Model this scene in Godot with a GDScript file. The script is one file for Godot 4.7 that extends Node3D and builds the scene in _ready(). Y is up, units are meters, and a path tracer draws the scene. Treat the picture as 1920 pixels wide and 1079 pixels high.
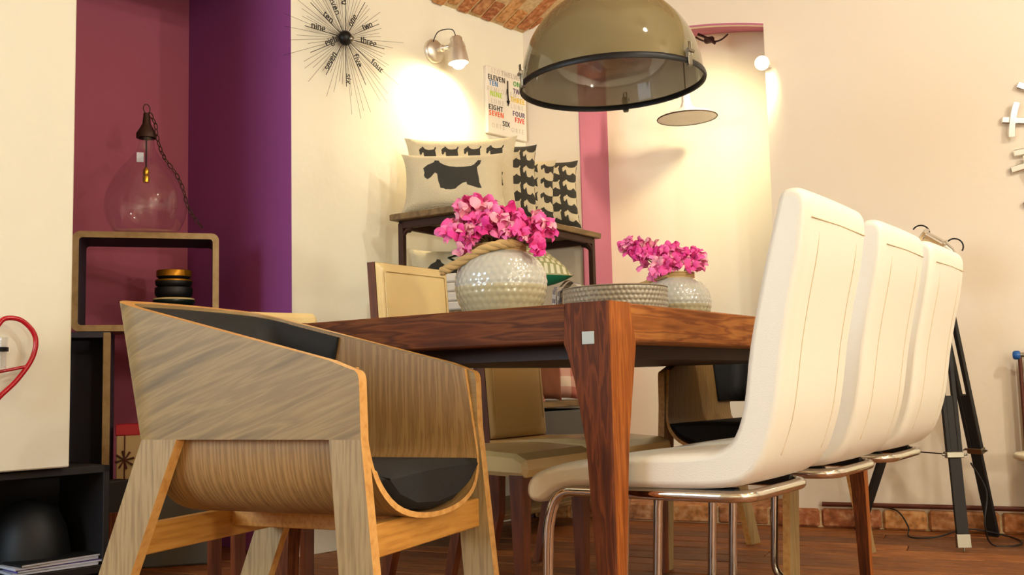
extends Node3D
# A furniture showroom: dining table with vases, armchairs, white cantilever chairs, shelf of cushions, purple alcove.

var taken := {}
var M := {}
var rng := RandomNumberGenerator.new()
const LEFT_A := 1.43938      # turn of the left wall about y (82.47 degrees)
const BACK_A := 0.17279      # turn of the back wall (9.9 degrees)
var CORNER := Vector3(-1.297, 0, -1.549)


func _ready() -> void:
	rng.seed = 11
	make_camera()
	make_environment()
	make_materials()
	make_lights()
	make_room()
	make_floor()
	make_vault()
	make_plinth()
	make_table()
	make_armchairs()
	make_white_chairs()
	make_leather_chairs()
	make_shelf_unit()
	make_cushions()
	make_shelf_stock()
	make_vases()
	make_planter()
	make_pendant()
	make_sconce()
	make_star_clock()
	make_word_clock()
	make_niche_things()
	make_alcove_things()
	make_left_things()
	make_tripod_lamp()
	make_mirror()
	make_radiator()


# ------------------------------------------------------------------ camera, light
func make_camera() -> void:
	var cam := Camera3D.new()
	cam.name = "camera"
	cam.fov = 31.4738
	cam.near = 0.05
	cam.far = 60.0
	var b := Basis(Vector3(0.820148, -0.023683, -0.571660), Vector3(0.072755, 0.995349, 0.063144), Vector3(0.567506, -0.093379, 0.818057))
	cam.transform = Transform3D(b, Vector3(1.386434, 0.62, 2.462145))
	add_child(cam)
	cam.current = true


func make_environment() -> void:
	var we := WorldEnvironment.new()
	we.name = "world_environment"
	var e := Environment.new()
	var sky := Sky.new()
	var sm := ProceduralSkyMaterial.new()
	sm.sky_top_color = Color(0.45, 0.58, 0.78)
	sm.sky_horizon_color = Color(0.75, 0.82, 0.9)
	sm.ground_bottom_color = Color(0.3, 0.3, 0.3)
	sm.ground_horizon_color = Color(0.6, 0.62, 0.64)
	sky.sky_material = sm
	e.background_mode = Environment.BG_SKY
	e.sky = sky
	e.background_energy_multiplier = 1.0
	e.tonemap_mode = Environment.TONE_MAPPER_LINEAR
	e.tonemap_exposure = 1.06
	e.sdfgi_enabled = true
	e.ssao_enabled = true
	e.ssil_enabled = true
	we.environment = e
	add_child(we)


func omni(called: String, at: Vector3, col: Color, energy: float, size: float, parent: Node = self) -> void:
	var l := OmniLight3D.new()
	l.name = called
	l.light_color = col
	l.light_energy = energy
	l.light_size = size
	l.omni_range = 14.0
	l.omni_attenuation = 2.0
	l.shadow_enabled = true
	parent.add_child(l, true)
	l.position = at


func make_lights() -> void:
	var warm := Color(0.955, 0.965, 0.925)
	# ceiling spots of the showroom (their reflections show in the pendant)
	var spots := [Vector3(2.6, 2.45, -0.4), Vector3(3.6, 2.4, 0.9), Vector3(1.3, 2.6, 0.3), Vector3(3.4, 2.45, 2.4)]
	var what := ["above the white chairs", "beside the radiator wall", "over the middle of the table", "near the entrance"]
	for i in 4:
		var t := thing("ceiling_spotlight", "round white ceiling spotlight with a glowing glass face " + what[i], "spotlight", spots[i], 0.0, "ceiling spotlights")
		var s := begin()
		lathe(s, [Vector2(0.0, 0.1), Vector2(0.05, 0.1), Vector2(0.055, 0.09), Vector2(0.055, 0.012), Vector2(0.05, 0.012)], 24)
		tube(s, [Vector3(0, 0.1, 0), Vector3(0, 0.55, 0)], 0.008, 8)
		obj("housing", s, M.white_enamel, t)
		s = begin()
		lathe(s, [Vector2(0.0, 0.012), Vector2(0.05, 0.012), Vector2(0.0, 0.011)], 24)
		obj("glowing_lens", s, M.lamp_glow, t)
		omni("spot_light", Vector3(0, -0.03, 0), warm, [2.3, 1.4, 1.2, 1.2][i], 0.05, t)
	# low globe lamp by the entrance: the key light that throws the chair shadows on the clock wall
	var g := thing("globe_lamp", "glowing glass globe lamp on a slim black stand near the entrance", "lamp", Vector3(3.3, 0, 2.15))
	var gs := begin()
	lathe(gs, [Vector2(0.0, 0.02), Vector2(0.13, 0.02), Vector2(0.13, 0.0), Vector2(0, 0)], 24)
	tube(gs, [Vector3(0, 0.02, 0), Vector3(0, 0.78, 0)], 0.012, 10)
	obj("stand", gs, M.black_metal, g)
	gs = begin()
	ball(gs, Vector3(0, 0.87, 0), Vector3.ONE * 0.09, 20, 12)
	obj("glowing_globe", gs, M.lamp_glow, g)
	omni("globe_light", Vector3(0, 0.87, 0), Color(0.97, 0.96, 0.9), 2.7, 0.09, g)
	# daylight through the window behind the viewer
	var a := AreaLight3D.new()
	a.name = "window_daylight"
	a.area_size = Vector2(1.5, 1.3)
	a.light_color = Color(0.84, 0.93, 1.0)
	a.light_energy = 8.4
	a.shadow_enabled = true
	add_child(a)
	a.position = Vector3(-1.2, 1.55, 4.5)


# ------------------------------------------------------------------ materials
func noise_tex(freq: float, oct: int, ramp: Array, seed_n := 1, size := 512, normal := false, bump := 4.0, type := FastNoiseLite.TYPE_SIMPLEX_SMOOTH) -> NoiseTexture2D:
	var n := FastNoiseLite.new()
	n.noise_type = type
	n.frequency = freq
	n.fractal_octaves = oct
	n.seed = seed_n
	var t := NoiseTexture2D.new()
	t.width = size
	t.height = size
	t.seamless = true
	t.noise = n
	if normal:
		t.as_normal_map = true
		t.bump_strength = bump
	elif ramp.size():
		var g := Gradient.new()
		var off := PackedFloat32Array()
		var col := PackedColorArray()
		for r in ramp:
			off.append(r[0])
			col.append(r[1])
		g.offsets = off
		g.colors = col
		t.color_ramp = g
	return t


func mat(called: String, col: Color, rough := 0.6, metal := 0.0) -> StandardMaterial3D:
	var m := StandardMaterial3D.new()
	m.resource_name = called
	m.albedo_color = col
	m.roughness = rough
	m.metallic = metal
	M[called] = m
	return m


func tri_map(m: StandardMaterial3D, scale: Vector3, world := false) -> void:
	m.uv1_triplanar = true
	m.uv1_world_triplanar = world
	m.uv1_triplanar_sharpness = 6.0
	m.uv1_scale = scale


func wood(called: String, ramp: Array, scale: Vector3, rough := 0.45, seed_n := 3, freq := 0.012, uv := false) -> StandardMaterial3D:
	var m := mat(called, Color.WHITE, rough)
	m.albedo_texture = noise_tex(freq, 5, ramp, seed_n)
	if uv:
		m.uv1_scale = scale
	else:
		tri_map(m, scale)
	return m


func c3(r: float, g: float, b: float) -> Color:
	return Color(r / 255.0, g / 255.0, b / 255.0)


func make_materials() -> void:
	var plaster := noise_tex(0.02, 5, [], 5, 512)
	for w in [["wall_cream", c3(233, 226, 206)], ["wall_blush", c3(221, 205, 184)], ["wall_niche", c3(242, 232, 205)], ["paint_violet", c3(146, 68, 132)], ["paint_magenta", c3(160, 78, 96)], ["paint_pink", c3(178, 102, 126)]]:
		var m := mat(w[0], w[1], 0.85)
		m.heightmap_enabled = true
		m.heightmap_texture = plaster
		m.heightmap_scale = 0.06
		tri_map(m, Vector3.ONE * 1.4)
	mat("white_enamel", c3(232, 226, 214), 0.3)
	mat("black_metal", c3(28, 26, 26), 0.45, 0.6)
	var g := mat("lamp_glow", c3(255, 244, 220), 0.5)
	g.emission_enabled = true
	g.emission = c3(255, 236, 200)
	g.emission_energy_multiplier = 6.0
	var g2 := mat("bulb_glow", c3(255, 244, 220), 0.5)
	g2.emission_enabled = true
	g2.emission = c3(255, 240, 210)
	g2.emission_energy_multiplier = 1.8
	# woods
	wood("sheesham", [[0.0, c3(54, 25, 10)], [0.36, c3(90, 44, 17)], [0.47, c3(112, 60, 25)], [0.56, c3(72, 34, 13)], [0.7, c3(114, 64, 28)], [1.0, c3(78, 37, 14)]], Vector3(0.4, 4.6, 4.6), 0.4, 3, 0.008)
	wood("sheesham_lit_top", [[0.0, c3(92, 46, 16)], [0.36, c3(146, 84, 34)], [0.47, c3(164, 98, 42)], [0.56, c3(124, 66, 26)], [0.7, c3(172, 108, 50)], [1.0, c3(120, 62, 26)]], Vector3(4.6, 4.6, 0.4), 0.4, 8, 0.008)  # lighter copy of the table wood: light on the long sides put into colour
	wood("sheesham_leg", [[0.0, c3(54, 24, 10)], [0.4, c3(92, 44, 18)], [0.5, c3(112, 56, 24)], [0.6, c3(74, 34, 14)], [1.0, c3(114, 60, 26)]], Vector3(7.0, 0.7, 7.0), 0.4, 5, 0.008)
	wood("sheesham_lit_leg", [[0.0, c3(106, 53, 18)], [0.4, c3(148, 80, 31)], [0.5, c3(166, 96, 40)], [0.6, c3(136, 71, 26)], [1.0, c3(170, 102, 46)]], Vector3(7.0, 0.6, 7.0), 0.4, 16, 0.008)
	for w in ["sheesham", "sheesham_lit_top", "sheesham_leg", "sheesham_lit_leg"]:
		M[w].roughness = 0.6
		M[w].metallic_specular = 0.3
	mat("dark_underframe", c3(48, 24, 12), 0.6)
	wood("oak_veneer", [[0.0, c3(96, 75, 42)], [0.4, c3(132, 106, 62)], [0.52, c3(146, 119, 72)], [0.66, c3(128, 102, 60)], [1.0, c3(156, 129, 80)]], Vector3(0.4, 6.5, 1), 0.5, 4, 0.01, true)
	wood("oak_inner", [[0.0, c3(112, 82, 44)], [0.42, c3(144, 108, 62)], [0.52, c3(128, 94, 52)], [0.6, c3(152, 116, 68)], [1.0, c3(160, 124, 76)]], Vector3(26.0, 0.7, 1), 0.5, 6, 0.01, true)
	wood("oak_solid", [[0.0, c3(124, 98, 62)], [0.45, c3(150, 124, 82)], [0.6, c3(160, 134, 92)], [1.0, c3(146, 118, 78)]], Vector3(16.0, 1.0, 16.0), 0.5, 7, 0.01)
	wood("oak_rail", [[0.0, c3(164, 108, 42)], [0.5, c3(190, 132, 56)], [1.0, c3(198, 144, 68)]], Vector3(1.2, 14.0, 14.0), 0.5, 9, 0.01)
	wood("ply_edge", [[0.0, c3(180, 126, 62)], [0.5, c3(204, 150, 82)], [1.0, c3(214, 164, 98)]], Vector3(4, 4, 4), 0.45, 10, 0.02)
	wood("shelf_wood", [[0.0, c3(86, 62, 34)], [0.5, c3(124, 96, 56)], [1.0, c3(146, 116, 74)]], Vector3(4.0, 4.0, 0.6), 0.55, 12, 0.012)
	wood("walnut", [[0.0, c3(66, 28, 12)], [0.5, c3(98, 46, 22)], [1.0, c3(120, 60, 30)]], Vector3(5.0, 0.7, 5.0), 0.4, 14, 0.012)
	wood("cube_wood", [[0.0, c3(142, 110, 66)], [0.5, c3(164, 132, 84)], [1.0, c3(176, 146, 98)]], Vector3(2.0, 2.0, 2.0), 0.6, 15, 0.02)
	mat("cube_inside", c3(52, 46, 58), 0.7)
	for i in 5:
		var k: float = [1.0, 0.86, 1.12, 0.94, 1.05][i]
		var m := wood("plank_%d" % i, [[0.0, c3(70 * k, 36 * k, 12 * k)], [0.38, c3(124 * k, 70 * k, 26 * k)], [0.5, c3(150 * k, 92 * k, 38 * k)], [0.6, c3(116 * k, 64 * k, 24 * k)], [1.0, c3(166 * k, 108 * k, 52 * k)]], Vector3(0.7, 3.0, 8.0), 0.6, 20 + i, 0.012)
		m.heightmap_enabled = true
		m.heightmap_texture = m.albedo_texture
		m.heightmap_scale = 0.4
	mat("floor_gap", c3(26, 14, 8), 0.9)
	for i in 5:
		var b: Color = [c3(172, 104, 56), c3(186, 122, 64), c3(158, 90, 50), c3(190, 134, 78), c3(168, 108, 62)][i]
		var m := wood("brick_%d" % i, [[0.0, b.darkened(0.3)], [0.45, b], [0.62, b.lightened(0.1)], [1.0, c3(206, 164, 112)]], Vector3.ONE * 2.2, 0.9, 30 + i, 0.02)
		m.heightmap_enabled = true
		m.heightmap_texture = m.albedo_texture
		m.heightmap_scale = 0.3
	wood("mortar", [[0.0, c3(178, 146, 104)], [1.0, c3(216, 190, 146)]], Vector3.ONE * 3.0, 0.95, 41, 0.03)
	# leathers and fabrics
	var grain := noise_tex(0.09, 3, [], 44, 512, true, 3.0)
	for w in [["white_leather", c3(228, 221, 206), 0.45], ["cream_leather", c3(222, 196, 138), 0.28], ["black_leather", c3(20, 19, 20), 0.75]]:
		var m := mat(w[0], w[1], w[2])
		m.normal_enabled = true
		m.normal_texture = grain
		m.normal_scale = 0.25
		tri_map(m, Vector3.ONE * 6.0)
	mat("stitching", c3(204, 186, 150), 0.8)
	var weave := noise_tex(0.2, 2, [], 46, 512, true, 5.0)
	for w in [["linen", c3(208, 192, 160)], ["charcoal_cloth", c3(62, 58, 50)], ["green_satin", c3(16, 128, 88)], ["pale_satin", c3(206, 200, 158)], ["towel", c3(226, 214, 196)], ["brown_leather", c3(124, 70, 38)], ["jute", c3(190, 156, 102)]]:
		var m := mat(w[0], w[1], 0.9)
		m.normal_enabled = true
		m.normal_texture = weave
		m.normal_scale = 0.6
		tri_map(m, Vector3.ONE * 8.0)
	M.green_satin.roughness = 0.45
	M.jute.uv1_scale = Vector3.ONE * 14.0
	# metals
	mat("chrome", c3(214, 210, 204), 0.08, 1.0)
	mat("nickel", c3(138, 131, 118), 0.32, 1.0)
	mat("brushed_steel", c3(222, 214, 200), 0.38, 0.85)
	mat("rust_metal", c3(62, 34, 22), 0.6, 0.4)
	mat("brass", c3(214, 160, 44), 0.3, 0.9)
	mat("mirror_glass", c3(244, 247, 248), 0.2, 1.0)
	mat("copper_pipe", c3(92, 44, 28), 0.5, 0.3)
	mat("radiator_white", c3(236, 228, 198), 0.35)
	mat("blue_plastic", c3(20, 84, 156), 0.4)
	mat("red_lacquer", c3(176, 14, 30), 0.25)
	var sg := mat("smoked_glass", Color(0.435, 0.385, 0.265, 0.9), 0.04)
	sg.transparency = BaseMaterial3D.TRANSPARENCY_ALPHA
	sg.metallic_specular = 0.7
	var cg := mat("clear_glass", Color(0.35, 0.25, 0.3, 0.06), 0.03)
	cg.transparency = BaseMaterial3D.TRANSPARENCY_ALPHA
	mat("white_ceramic", c3(226, 220, 206), 0.3)
	var pg := mat("pearl_glass", c3(178, 174, 162), 0.22)
	pg.clearcoat_enabled = true
	pg.clearcoat = 0.8
	pg.clearcoat_roughness = 0.08
	var pl := mat("pearl_glass_base", c3(174, 163, 130), 0.25)
	pl.clearcoat_enabled = true
	pl.clearcoat = 0.8
	pl.clearcoat_roughness = 0.1
	mat("zinc", c3(158, 148, 130), 0.45, 0.35)
	mat("tag_grey", c3(176, 182, 178), 0.6)
	for i in 4:
		var m := mat("petal_%d" % i, [c3(236, 84, 160), c3(242, 122, 178), c3(226, 54, 146), c3(244, 164, 182)][i], 0.7)
		m.backlight_enabled = true
		m.backlight = [c3(226, 62, 140), c3(238, 98, 158), c3(214, 40, 128), c3(240, 138, 160)][i] * 0.5
	mat("leaf_green", c3(38, 52, 32), 0.6)
	mat("stem_green", c3(116, 104, 44), 0.7)
	mat("print_black", c3(44, 40, 36), 0.8)
	mat("board_white", c3(232, 222, 206), 0.6)
	mat("paper_white", c3(206, 208, 220), 0.7)
	mat("paper_violet", c3(92, 78, 150), 0.6)
	mat("dark_case", c3(20, 12, 10), 0.7)
	mat("black_satin", c3(9, 9, 10), 0.55)
	mat("black_wood", c3(22, 17, 15), 0.7)
	mat("box_cream", c3(196, 166, 116), 0.8)
	mat("box_red", c3(176, 26, 36), 0.6)
	mat("ribbon_brown", c3(84, 34, 18), 0.7)
	mat("cube_grey", c3(88, 84, 78), 0.8)
	mat("gold_glitter", c3(170, 112, 16), 0.35, 0.7)
	mat("dark_green_glaze", c3(20, 30, 24), 0.3)
	mat("grey_print", c3(196, 184, 168), 0.8)
	for p in [["ink_black", c3(50, 46, 44)], ["ink_blue", c3(86, 134, 186)], ["ink_green", c3(70, 150, 60)], ["ink_lime", c3(176, 206, 60)], ["ink_yellow", c3(224, 184, 20)], ["ink_violet", c3(92, 70, 104)], ["ink_orange", c3(226, 96, 44)], ["ink_red", c3(220, 64, 44)], ["ink_brown", c3(84, 68, 56)]]:
		mat(p[0], p[1], 0.7)
	# printed cloths
	make_prints()


func poly_mask(poly: Array, w: int, h: int) -> Array:
	# rows of x spans inside the polygon given in 0..1
	var rows := []
	for y in h:
		var yy := (y + 0.5) / h
		var xs := []
		for i in poly.size():
			var a: Vector2 = poly[i]
			var b: Vector2 = poly[(i + 1) % poly.size()]
			if (a.y <= yy) != (b.y <= yy):
				xs.append(a.x + (yy - a.y) / (b.y - a.y) * (b.x - a.x))
		xs.sort()
		rows.append(xs)
	return rows


const DOG := [[0.0, 0.27], [0.08, 0.15], [0.18, 0.08], [0.21, 0.0], [0.275, 0.02], [0.295, 0.1], [0.37, 0.185], [0.46, 0.24], [0.57, 0.26], [0.7, 0.25], [0.83, 0.215], [0.88, 0.165], [0.935, 0.03], [0.985, 0.03], [0.98, 0.155], [0.925, 0.275], [0.935, 0.41], [0.953, 0.58], [0.965, 0.76], [1.0, 0.95], [0.935, 0.95], [0.845, 0.9], [0.752, 0.85], [0.743, 0.77], [0.68, 0.795], [0.605, 0.88], [0.55, 0.965], [0.477, 0.99], [0.376, 0.985], [0.35, 0.95], [0.293, 0.94], [0.284, 0.86], [0.257, 0.71], [0.247, 0.575], [0.238, 0.46], [0.2, 0.425], [0.174, 0.475], [0.128, 0.58], [0.073, 0.645], [0.027, 0.58], [0.009, 0.51], [0.02, 0.42], [0.01, 0.34]]


func dog_print(back: Color, ink: Color, spots: Array) -> ImageTexture:
	var im := Image.create(384, 384, false, Image.FORMAT_RGB8)
	im.fill(back)
	var poly := []
	for p in DOG:
		poly.append(Vector2(p[0], p[1]))
	for s in spots:       # x, y, w, h in 0..1
		var w := int(s[2] * 384)
		var h := int(s[3] * 384)
		var rows := poly_mask(poly, w, h)
		for y in h:
			var xs: Array = rows[y]
			for k in range(0, xs.size() - 1, 2):
				var x0 := int(s[0] * 384 + xs[k] * w)
				var x1 := int(s[0] * 384 + xs[k + 1] * w)
				im.fill_rect(Rect2i(x0, int(s[1] * 384) + y, maxi(1, x1 - x0), 1), ink)
	return ImageTexture.create_from_image(im)


func make_prints() -> void:
	var lin := c3(208, 192, 158)
	var chr := c3(58, 54, 46)
	var rows4 := []
	for r in 4:
		for k in 4:
			rows4.append([-0.12 + k * 0.29, 0.08 + r * 0.235, 0.25, 0.165])
	var row1 := []
	for k in 4:
		row1.append([0.11 + k * 0.21, 0.12, 0.165, 0.19])
		row1.append([0.11 + k * 0.21, 0.48, 0.165, 0.19])
	for w in [["print_big_dog", dog_print(lin, chr, [[0.19, 0.16, 0.6, 0.56]])], ["print_dogs_dark", dog_print(chr, lin, rows4)], ["print_dogs_light", dog_print(lin, chr, rows4)], ["print_dog_row", dog_print(lin, chr, row1)]]:
		var m := mat(w[0], Color.WHITE, 0.95)
		m.albedo_texture = w[1]
		var wv := noise_tex(0.25, 2, [], 47, 256, true, 4.0)
		m.normal_enabled = true
		m.normal_texture = wv
		m.normal_scale = 0.4
	# gingham and check
	for w in [["gingham", c3(96, 84, 86), c3(206, 196, 182), 16], ["pink_check", c3(186, 112, 96), c3(232, 208, 184), 5]]:
		var im := Image.create(256, 256, false, Image.FORMAT_RGB8)
		var n: int = w[3]
		for y in n:
			for x in n:
				var f := 0.5 * float(x % 2) + 0.5 * float(y % 2)
				var a: Color = w[1]
				im.fill_rect(Rect2i(x * 256 / n, y * 256 / n, 256 / n + 1, 256 / n + 1), a.lerp(w[2], f))
		var m := mat(w[0], Color.WHITE, 0.95)
		m.albedo_texture = ImageTexture.create_from_image(im)
		m.texture_filter = BaseMaterial3D.TEXTURE_FILTER_LINEAR
	# woven satin pattern of the pale cushion
	var im2 := Image.create(256, 256, false, Image.FORMAT_RGB8)
	im2.fill(c3(150, 146, 96))
	for y in 16:
		for x in 16:
			im2.fill_rect(Rect2i(x * 16 + (8 if y % 2 else 0), y * 16 + 2, 9, 12), c3(216, 208, 172))
	var m2 := mat("woven_pale", Color.WHITE, 0.5)
	m2.albedo_texture = ImageTexture.create_from_image(im2)


# ------------------------------------------------------------------ nodes
func numbered(called: String) -> String:
	if not taken.has(called):
		taken[called] = 0
		return called
	taken[called] += 1
	return "%s_%03d" % [called, taken[called]]


func thing(called: String, label: String, category: String, at := Vector3.ZERO, turn := 0.0, group := "") -> Node3D:
	var o := Node3D.new()
	o.name = numbered(called)
	add_child(o)
	o.position = at
	o.rotation.y = turn
	o.set_meta("label", label)
	o.set_meta("category", category)
	if group:
		o.set_meta("group", group)
	return o


func holder(called: String, at := Vector3.ZERO, turn := 0.0) -> Node3D:
	var o := Node3D.new()
	o.name = numbered(called)
	add_child(o)
	o.position = at
	o.rotation.y = turn
	o.set_meta("kind", "structure")
	return o


func obj(called: String, s, m: Material, parent: Node, label := "") -> MeshInstance3D:
	var o := MeshInstance3D.new()
	o.name = called
	if s is SurfaceTool:
		s.generate_normals()
		o.mesh = s.commit()
	else:
		o.mesh = s
	o.material_override = m
	parent.add_child(o, true)
	if label:
		o.set_meta("label", label)
	return o


func dup(root: Node3D, called: String, at: Vector3, turn: float, label: String, group: String) -> Node3D:
	var r: Node3D = root.duplicate()
	r.name = numbered(called)
	add_child(r)
	r.position = at
	r.rotation.y = turn
	r.set_meta("label", label)
	if group:
		r.set_meta("group", group)
	return r


func struct(called: String, s, m: Material, xf := Transform3D()) -> MeshInstance3D:
	var o := obj(numbered(called), s, m, self)
	o.transform = xf
	o.set_meta("kind", "structure")
	return o


# ------------------------------------------------------------------ mesh helpers (faces given counter-clockwise from outside)
func begin() -> SurfaceTool:
	var s := SurfaceTool.new()
	s.begin(Mesh.PRIMITIVE_TRIANGLES)
	s.set_smooth_group(-1)
	return s


func vert(s: SurfaceTool, p: Vector3, uv: Vector2) -> void:
	s.set_uv(uv)
	s.add_vertex(p)


func tri(s: SurfaceTool, a: Vector3, b: Vector3, c: Vector3, ua := Vector2.ZERO, ub := Vector2.ZERO, uc := Vector2.ZERO) -> void:
	vert(s, a, ua)
	vert(s, c, uc)
	vert(s, b, ub)


func quad(s: SurfaceTool, a: Vector3, b: Vector3, c: Vector3, d: Vector3, ua := Vector2.ZERO, ub := Vector2.ZERO, uc := Vector2.ZERO, ud := Vector2.ZERO) -> void:
	tri(s, a, b, c, ua, ub, uc)
	tri(s, a, c, d, ua, uc, ud)


func box(s: SurfaceTool, lo: Vector3, hi: Vector3, b := 0.0, xf := Transform3D()) -> void:
	# chamfered box
	s.set_smooth_group(-1)
	var c := (lo + hi) * 0.5
	var h := (hi - lo) * 0.5
	b = minf(b, minf(h.x, minf(h.y, h.z)) * 0.9)
	for ax in 3:
		for sg in [-1.0, 1.0]:
			var u := (ax + 1) % 3
			var v := (ax + 2) % 3
			var pts := []
			for k in [[-1, -1], [1, -1], [1, 1], [-1, 1]]:
				var p := Vector3.ZERO
				p[ax] = sg * h[ax]
				p[u] = k[0] * (h[u] - b)
				p[v] = k[1] * (h[v] - b)
				pts.append(xf * (c + p))
			if sg > 0:
				quad(s, pts[0], pts[1], pts[2], pts[3], Vector2(0, 0), Vector2(1, 0), Vector2(1, 1), Vector2(0, 1))
			else:
				quad(s, pts[3], pts[2], pts[1], pts[0], Vector2(0, 0), Vector2(1, 0), Vector2(1, 1), Vector2(0, 1))
	if b <= 0.0:
		return
	for ax in 3:        # edges along ax
		var u := (ax + 1) % 3
		var v := (ax + 2) % 3
		for su in [-1.0, 1.0]:
			for sv in [-1.0, 1.0]:
				var q := []
				for k in [[-1, 0], [1, 0], [1, 1], [-1, 1]]:
					var p := Vector3.ZERO
					p[ax] = k[0] * (h[ax] - b)
					p[u] = su * (h[u] - (b if k[1] else 0.0))
					p[v] = sv * (h[v] - (0.0 if k[1] else b))
					q.append(xf * (c + p))
				if su * sv < 0:
					quad(s, q[0], q[1], q[2], q[3])
				else:
					quad(s, q[3], q[2], q[1], q[0])
	for sx in [-1.0, 1.0]:
		for sy in [-1.0, 1.0]:
			for sz in [-1.0, 1.0]:
				var a := xf * (c + Vector3(sx * h.x, sy * (h.y - b), sz * (h.z - b)))
				var d := xf * (c + Vector3(sx * (h.x - b), sy * h.y, sz * (h.z - b)))
				var e := xf * (c + Vector3(sx * (h.x - b), sy * (h.y - b), sz * h.z))
				if sx * sy * sz > 0:
					tri(s, a, d, e)
				else:
					tri(s, a, e, d)


func loft(s: SurfaceTool, rings: Array, smooth := false, caps := true, closed := true) -> void:
	# rings: arrays of points, counter-clockwise seen from the end towards which they go
	s.set_smooth_group(0 if smooth else -1)
	var along := 0.0
	for i in rings.size() - 1:
		var a: Array = rings[i]
		var b: Array = rings[i + 1]
		var n := a.size()
		var step: float = (b[0] - a[0]).length()
		for j in (n if closed else n - 1):
			var k := (j + 1) % n
			var u0 := float(j) / n
			var u1 := float(j + 1) / n
			quad(s, a[j], a[k], b[k], b[j], Vector2(u0, along), Vector2(u1, along), Vector2(u1, along + step), Vector2(u0, along + step))
		along += step
	if caps:
		s.set_smooth_group(-1)
		fan(s, rings[0], true)
		fan(s, rings[-1], false)


func fan(s: SurfaceTool, ring: Array, flip: bool) -> void:
	var c := Vector3.ZERO
	for p in ring:
		c += p
	c /= ring.size()
	for j in ring.size():
		var a: Vector3 = ring[j]
		var b: Vector3 = ring[(j + 1) % ring.size()]
		if flip:
			tri(s, c, b, a)
		else:
			tri(s, c, a, b)


func tube(s: SurfaceTool, pts: Array, r, n := 10, closed := false, flat := Vector2.ONE) -> void:
	# r: a radius, or one per point
	var m := pts.size()
	var rings := []
	var t0: Vector3 = ((pts[1] - pts[0]) as Vector3).normalized()
	var up := Vector3.UP if absf(t0.y) < 0.9 else Vector3.RIGHT
	var nx := up.cross(t0).normalized()
	for i in m:
		var t: Vector3
		if closed:
			t = (pts[(i + 1) % m] - pts[(i - 1 + m) % m]).normalized()
		else:
			t = (pts[mini(i + 1, m - 1)] - pts[maxi(i - 1, 0)]).normalized()
		nx = (nx - t * nx.dot(t)).normalized()
		var ny := t.cross(nx)
		var rr: float = r[i] if r is Array else r
		var ring := []
		for k in n:
			var a := TAU * k / n
			ring.append(pts[i] + (nx * cos(a) * flat.x + ny * sin(a) * flat.y) * rr)
		rings.append(ring)
	if closed:
		rings.append(rings[0])
	loft(s, rings, true, not closed)


func curve(pts: Array, n: int, closed := false) -> Array:
	# Catmull-Rom through the points
	var out := []
	var m := pts.size()
	for i in (m if closed else m - 1):
		var p0 = pts[(i - 1 + m) % m] if closed or i > 0 else pts[0]
		var p1 = pts[i]
		var p2 = pts[(i + 1) % m]
		var p3 = pts[(i + 2) % m] if closed or i + 2 < m else pts[m - 1]
		for k in n:
			out.append(p1.cubic_interpolate(p2, p0, p3, float(k) / n))
	if not closed:
		out.append(pts[m - 1])
	return out


func rounded_path(pts: Array, r: float, n := 5) -> Array:
	# polyline with rounded corners
	var out := [pts[0]]
	for i in range(1, pts.size() - 1):
		var p: Vector3 = pts[i]
		var a: Vector3 = (pts[i - 1] - p)
		var b: Vector3 = (pts[i + 1] - p)
		var rr := minf(r, minf(a.length(), b.length()) * 0.49)
		var q0 := p + a.normalized() * rr
		var q1 := p + b.normalized() * rr
		for k in n + 1:
			var t := float(k) / n
			out.append(q0.lerp(p, t).lerp(p.lerp(q1, t), t))
	out.append(pts[-1])
	return out


func lathe(s: SurfaceTool, prof: Array, n := 32, xf := Transform3D(), smooth := true) -> void:
	# prof: Vector2(radius, height); outside on the right-hand side when going up
	s.set_smooth_group(0 if smooth else -1)
	for i in prof.size() - 1:
		var a: Vector2 = prof[i]
		var b: Vector2 = prof[i + 1]
		if smooth and i > 0:
			var d0: Vector2 = (a - prof[i - 1]).normalized()
			if d0.dot((b - a).normalized()) < 0.6:
				s.set_smooth_group(i)
		for k in n:
			var t0 := TAU * k / n
			var t1 := TAU * (k + 1) / n
			var p := [xf * Vector3(cos(t0) * a.x, a.y, -sin(t0) * a.x), xf * Vector3(cos(t1) * a.x, a.y, -sin(t1) * a.x), xf * Vector3(cos(t1) * b.x, b.y, -sin(t1) * b.x), xf * Vector3(cos(t0) * b.x, b.y, -sin(t0) * b.x)]
			var u0 := float(k) / n
			var u1 := float(k + 1) / n
			if a.x > 1e-6 and b.x > 1e-6:
				quad(s, p[0], p[1], p[2], p[3], Vector2(u0, a.y), Vector2(u1, a.y), Vector2(u1, b.y), Vector2(u0, b.y))
			elif a.x > 1e-6:
				tri(s, p[0], p[1], p[2], Vector2(u0, a.y), Vector2(u1, a.y), Vector2(u1, b.y))
			elif b.x > 1e-6:
				tri(s, p[0], p[2], p[3], Vector2(u0, a.y), Vector2(u1, b.y), Vector2(u0, b.y))


func ball(s: SurfaceTool, c: Vector3, r: Vector3, n := 16, m := 10) -> void:
	var prof := []
	for i in m + 1:
		var a := -PI / 2 + PI * i / m
		prof.append(Vector2(maxf(0.0, cos(a)), sin(a)) if i > 0 and i < m else Vector2(0, sin(a)))
	lathe(s, prof, n, Transform3D(Basis.from_scale(r), c))


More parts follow.
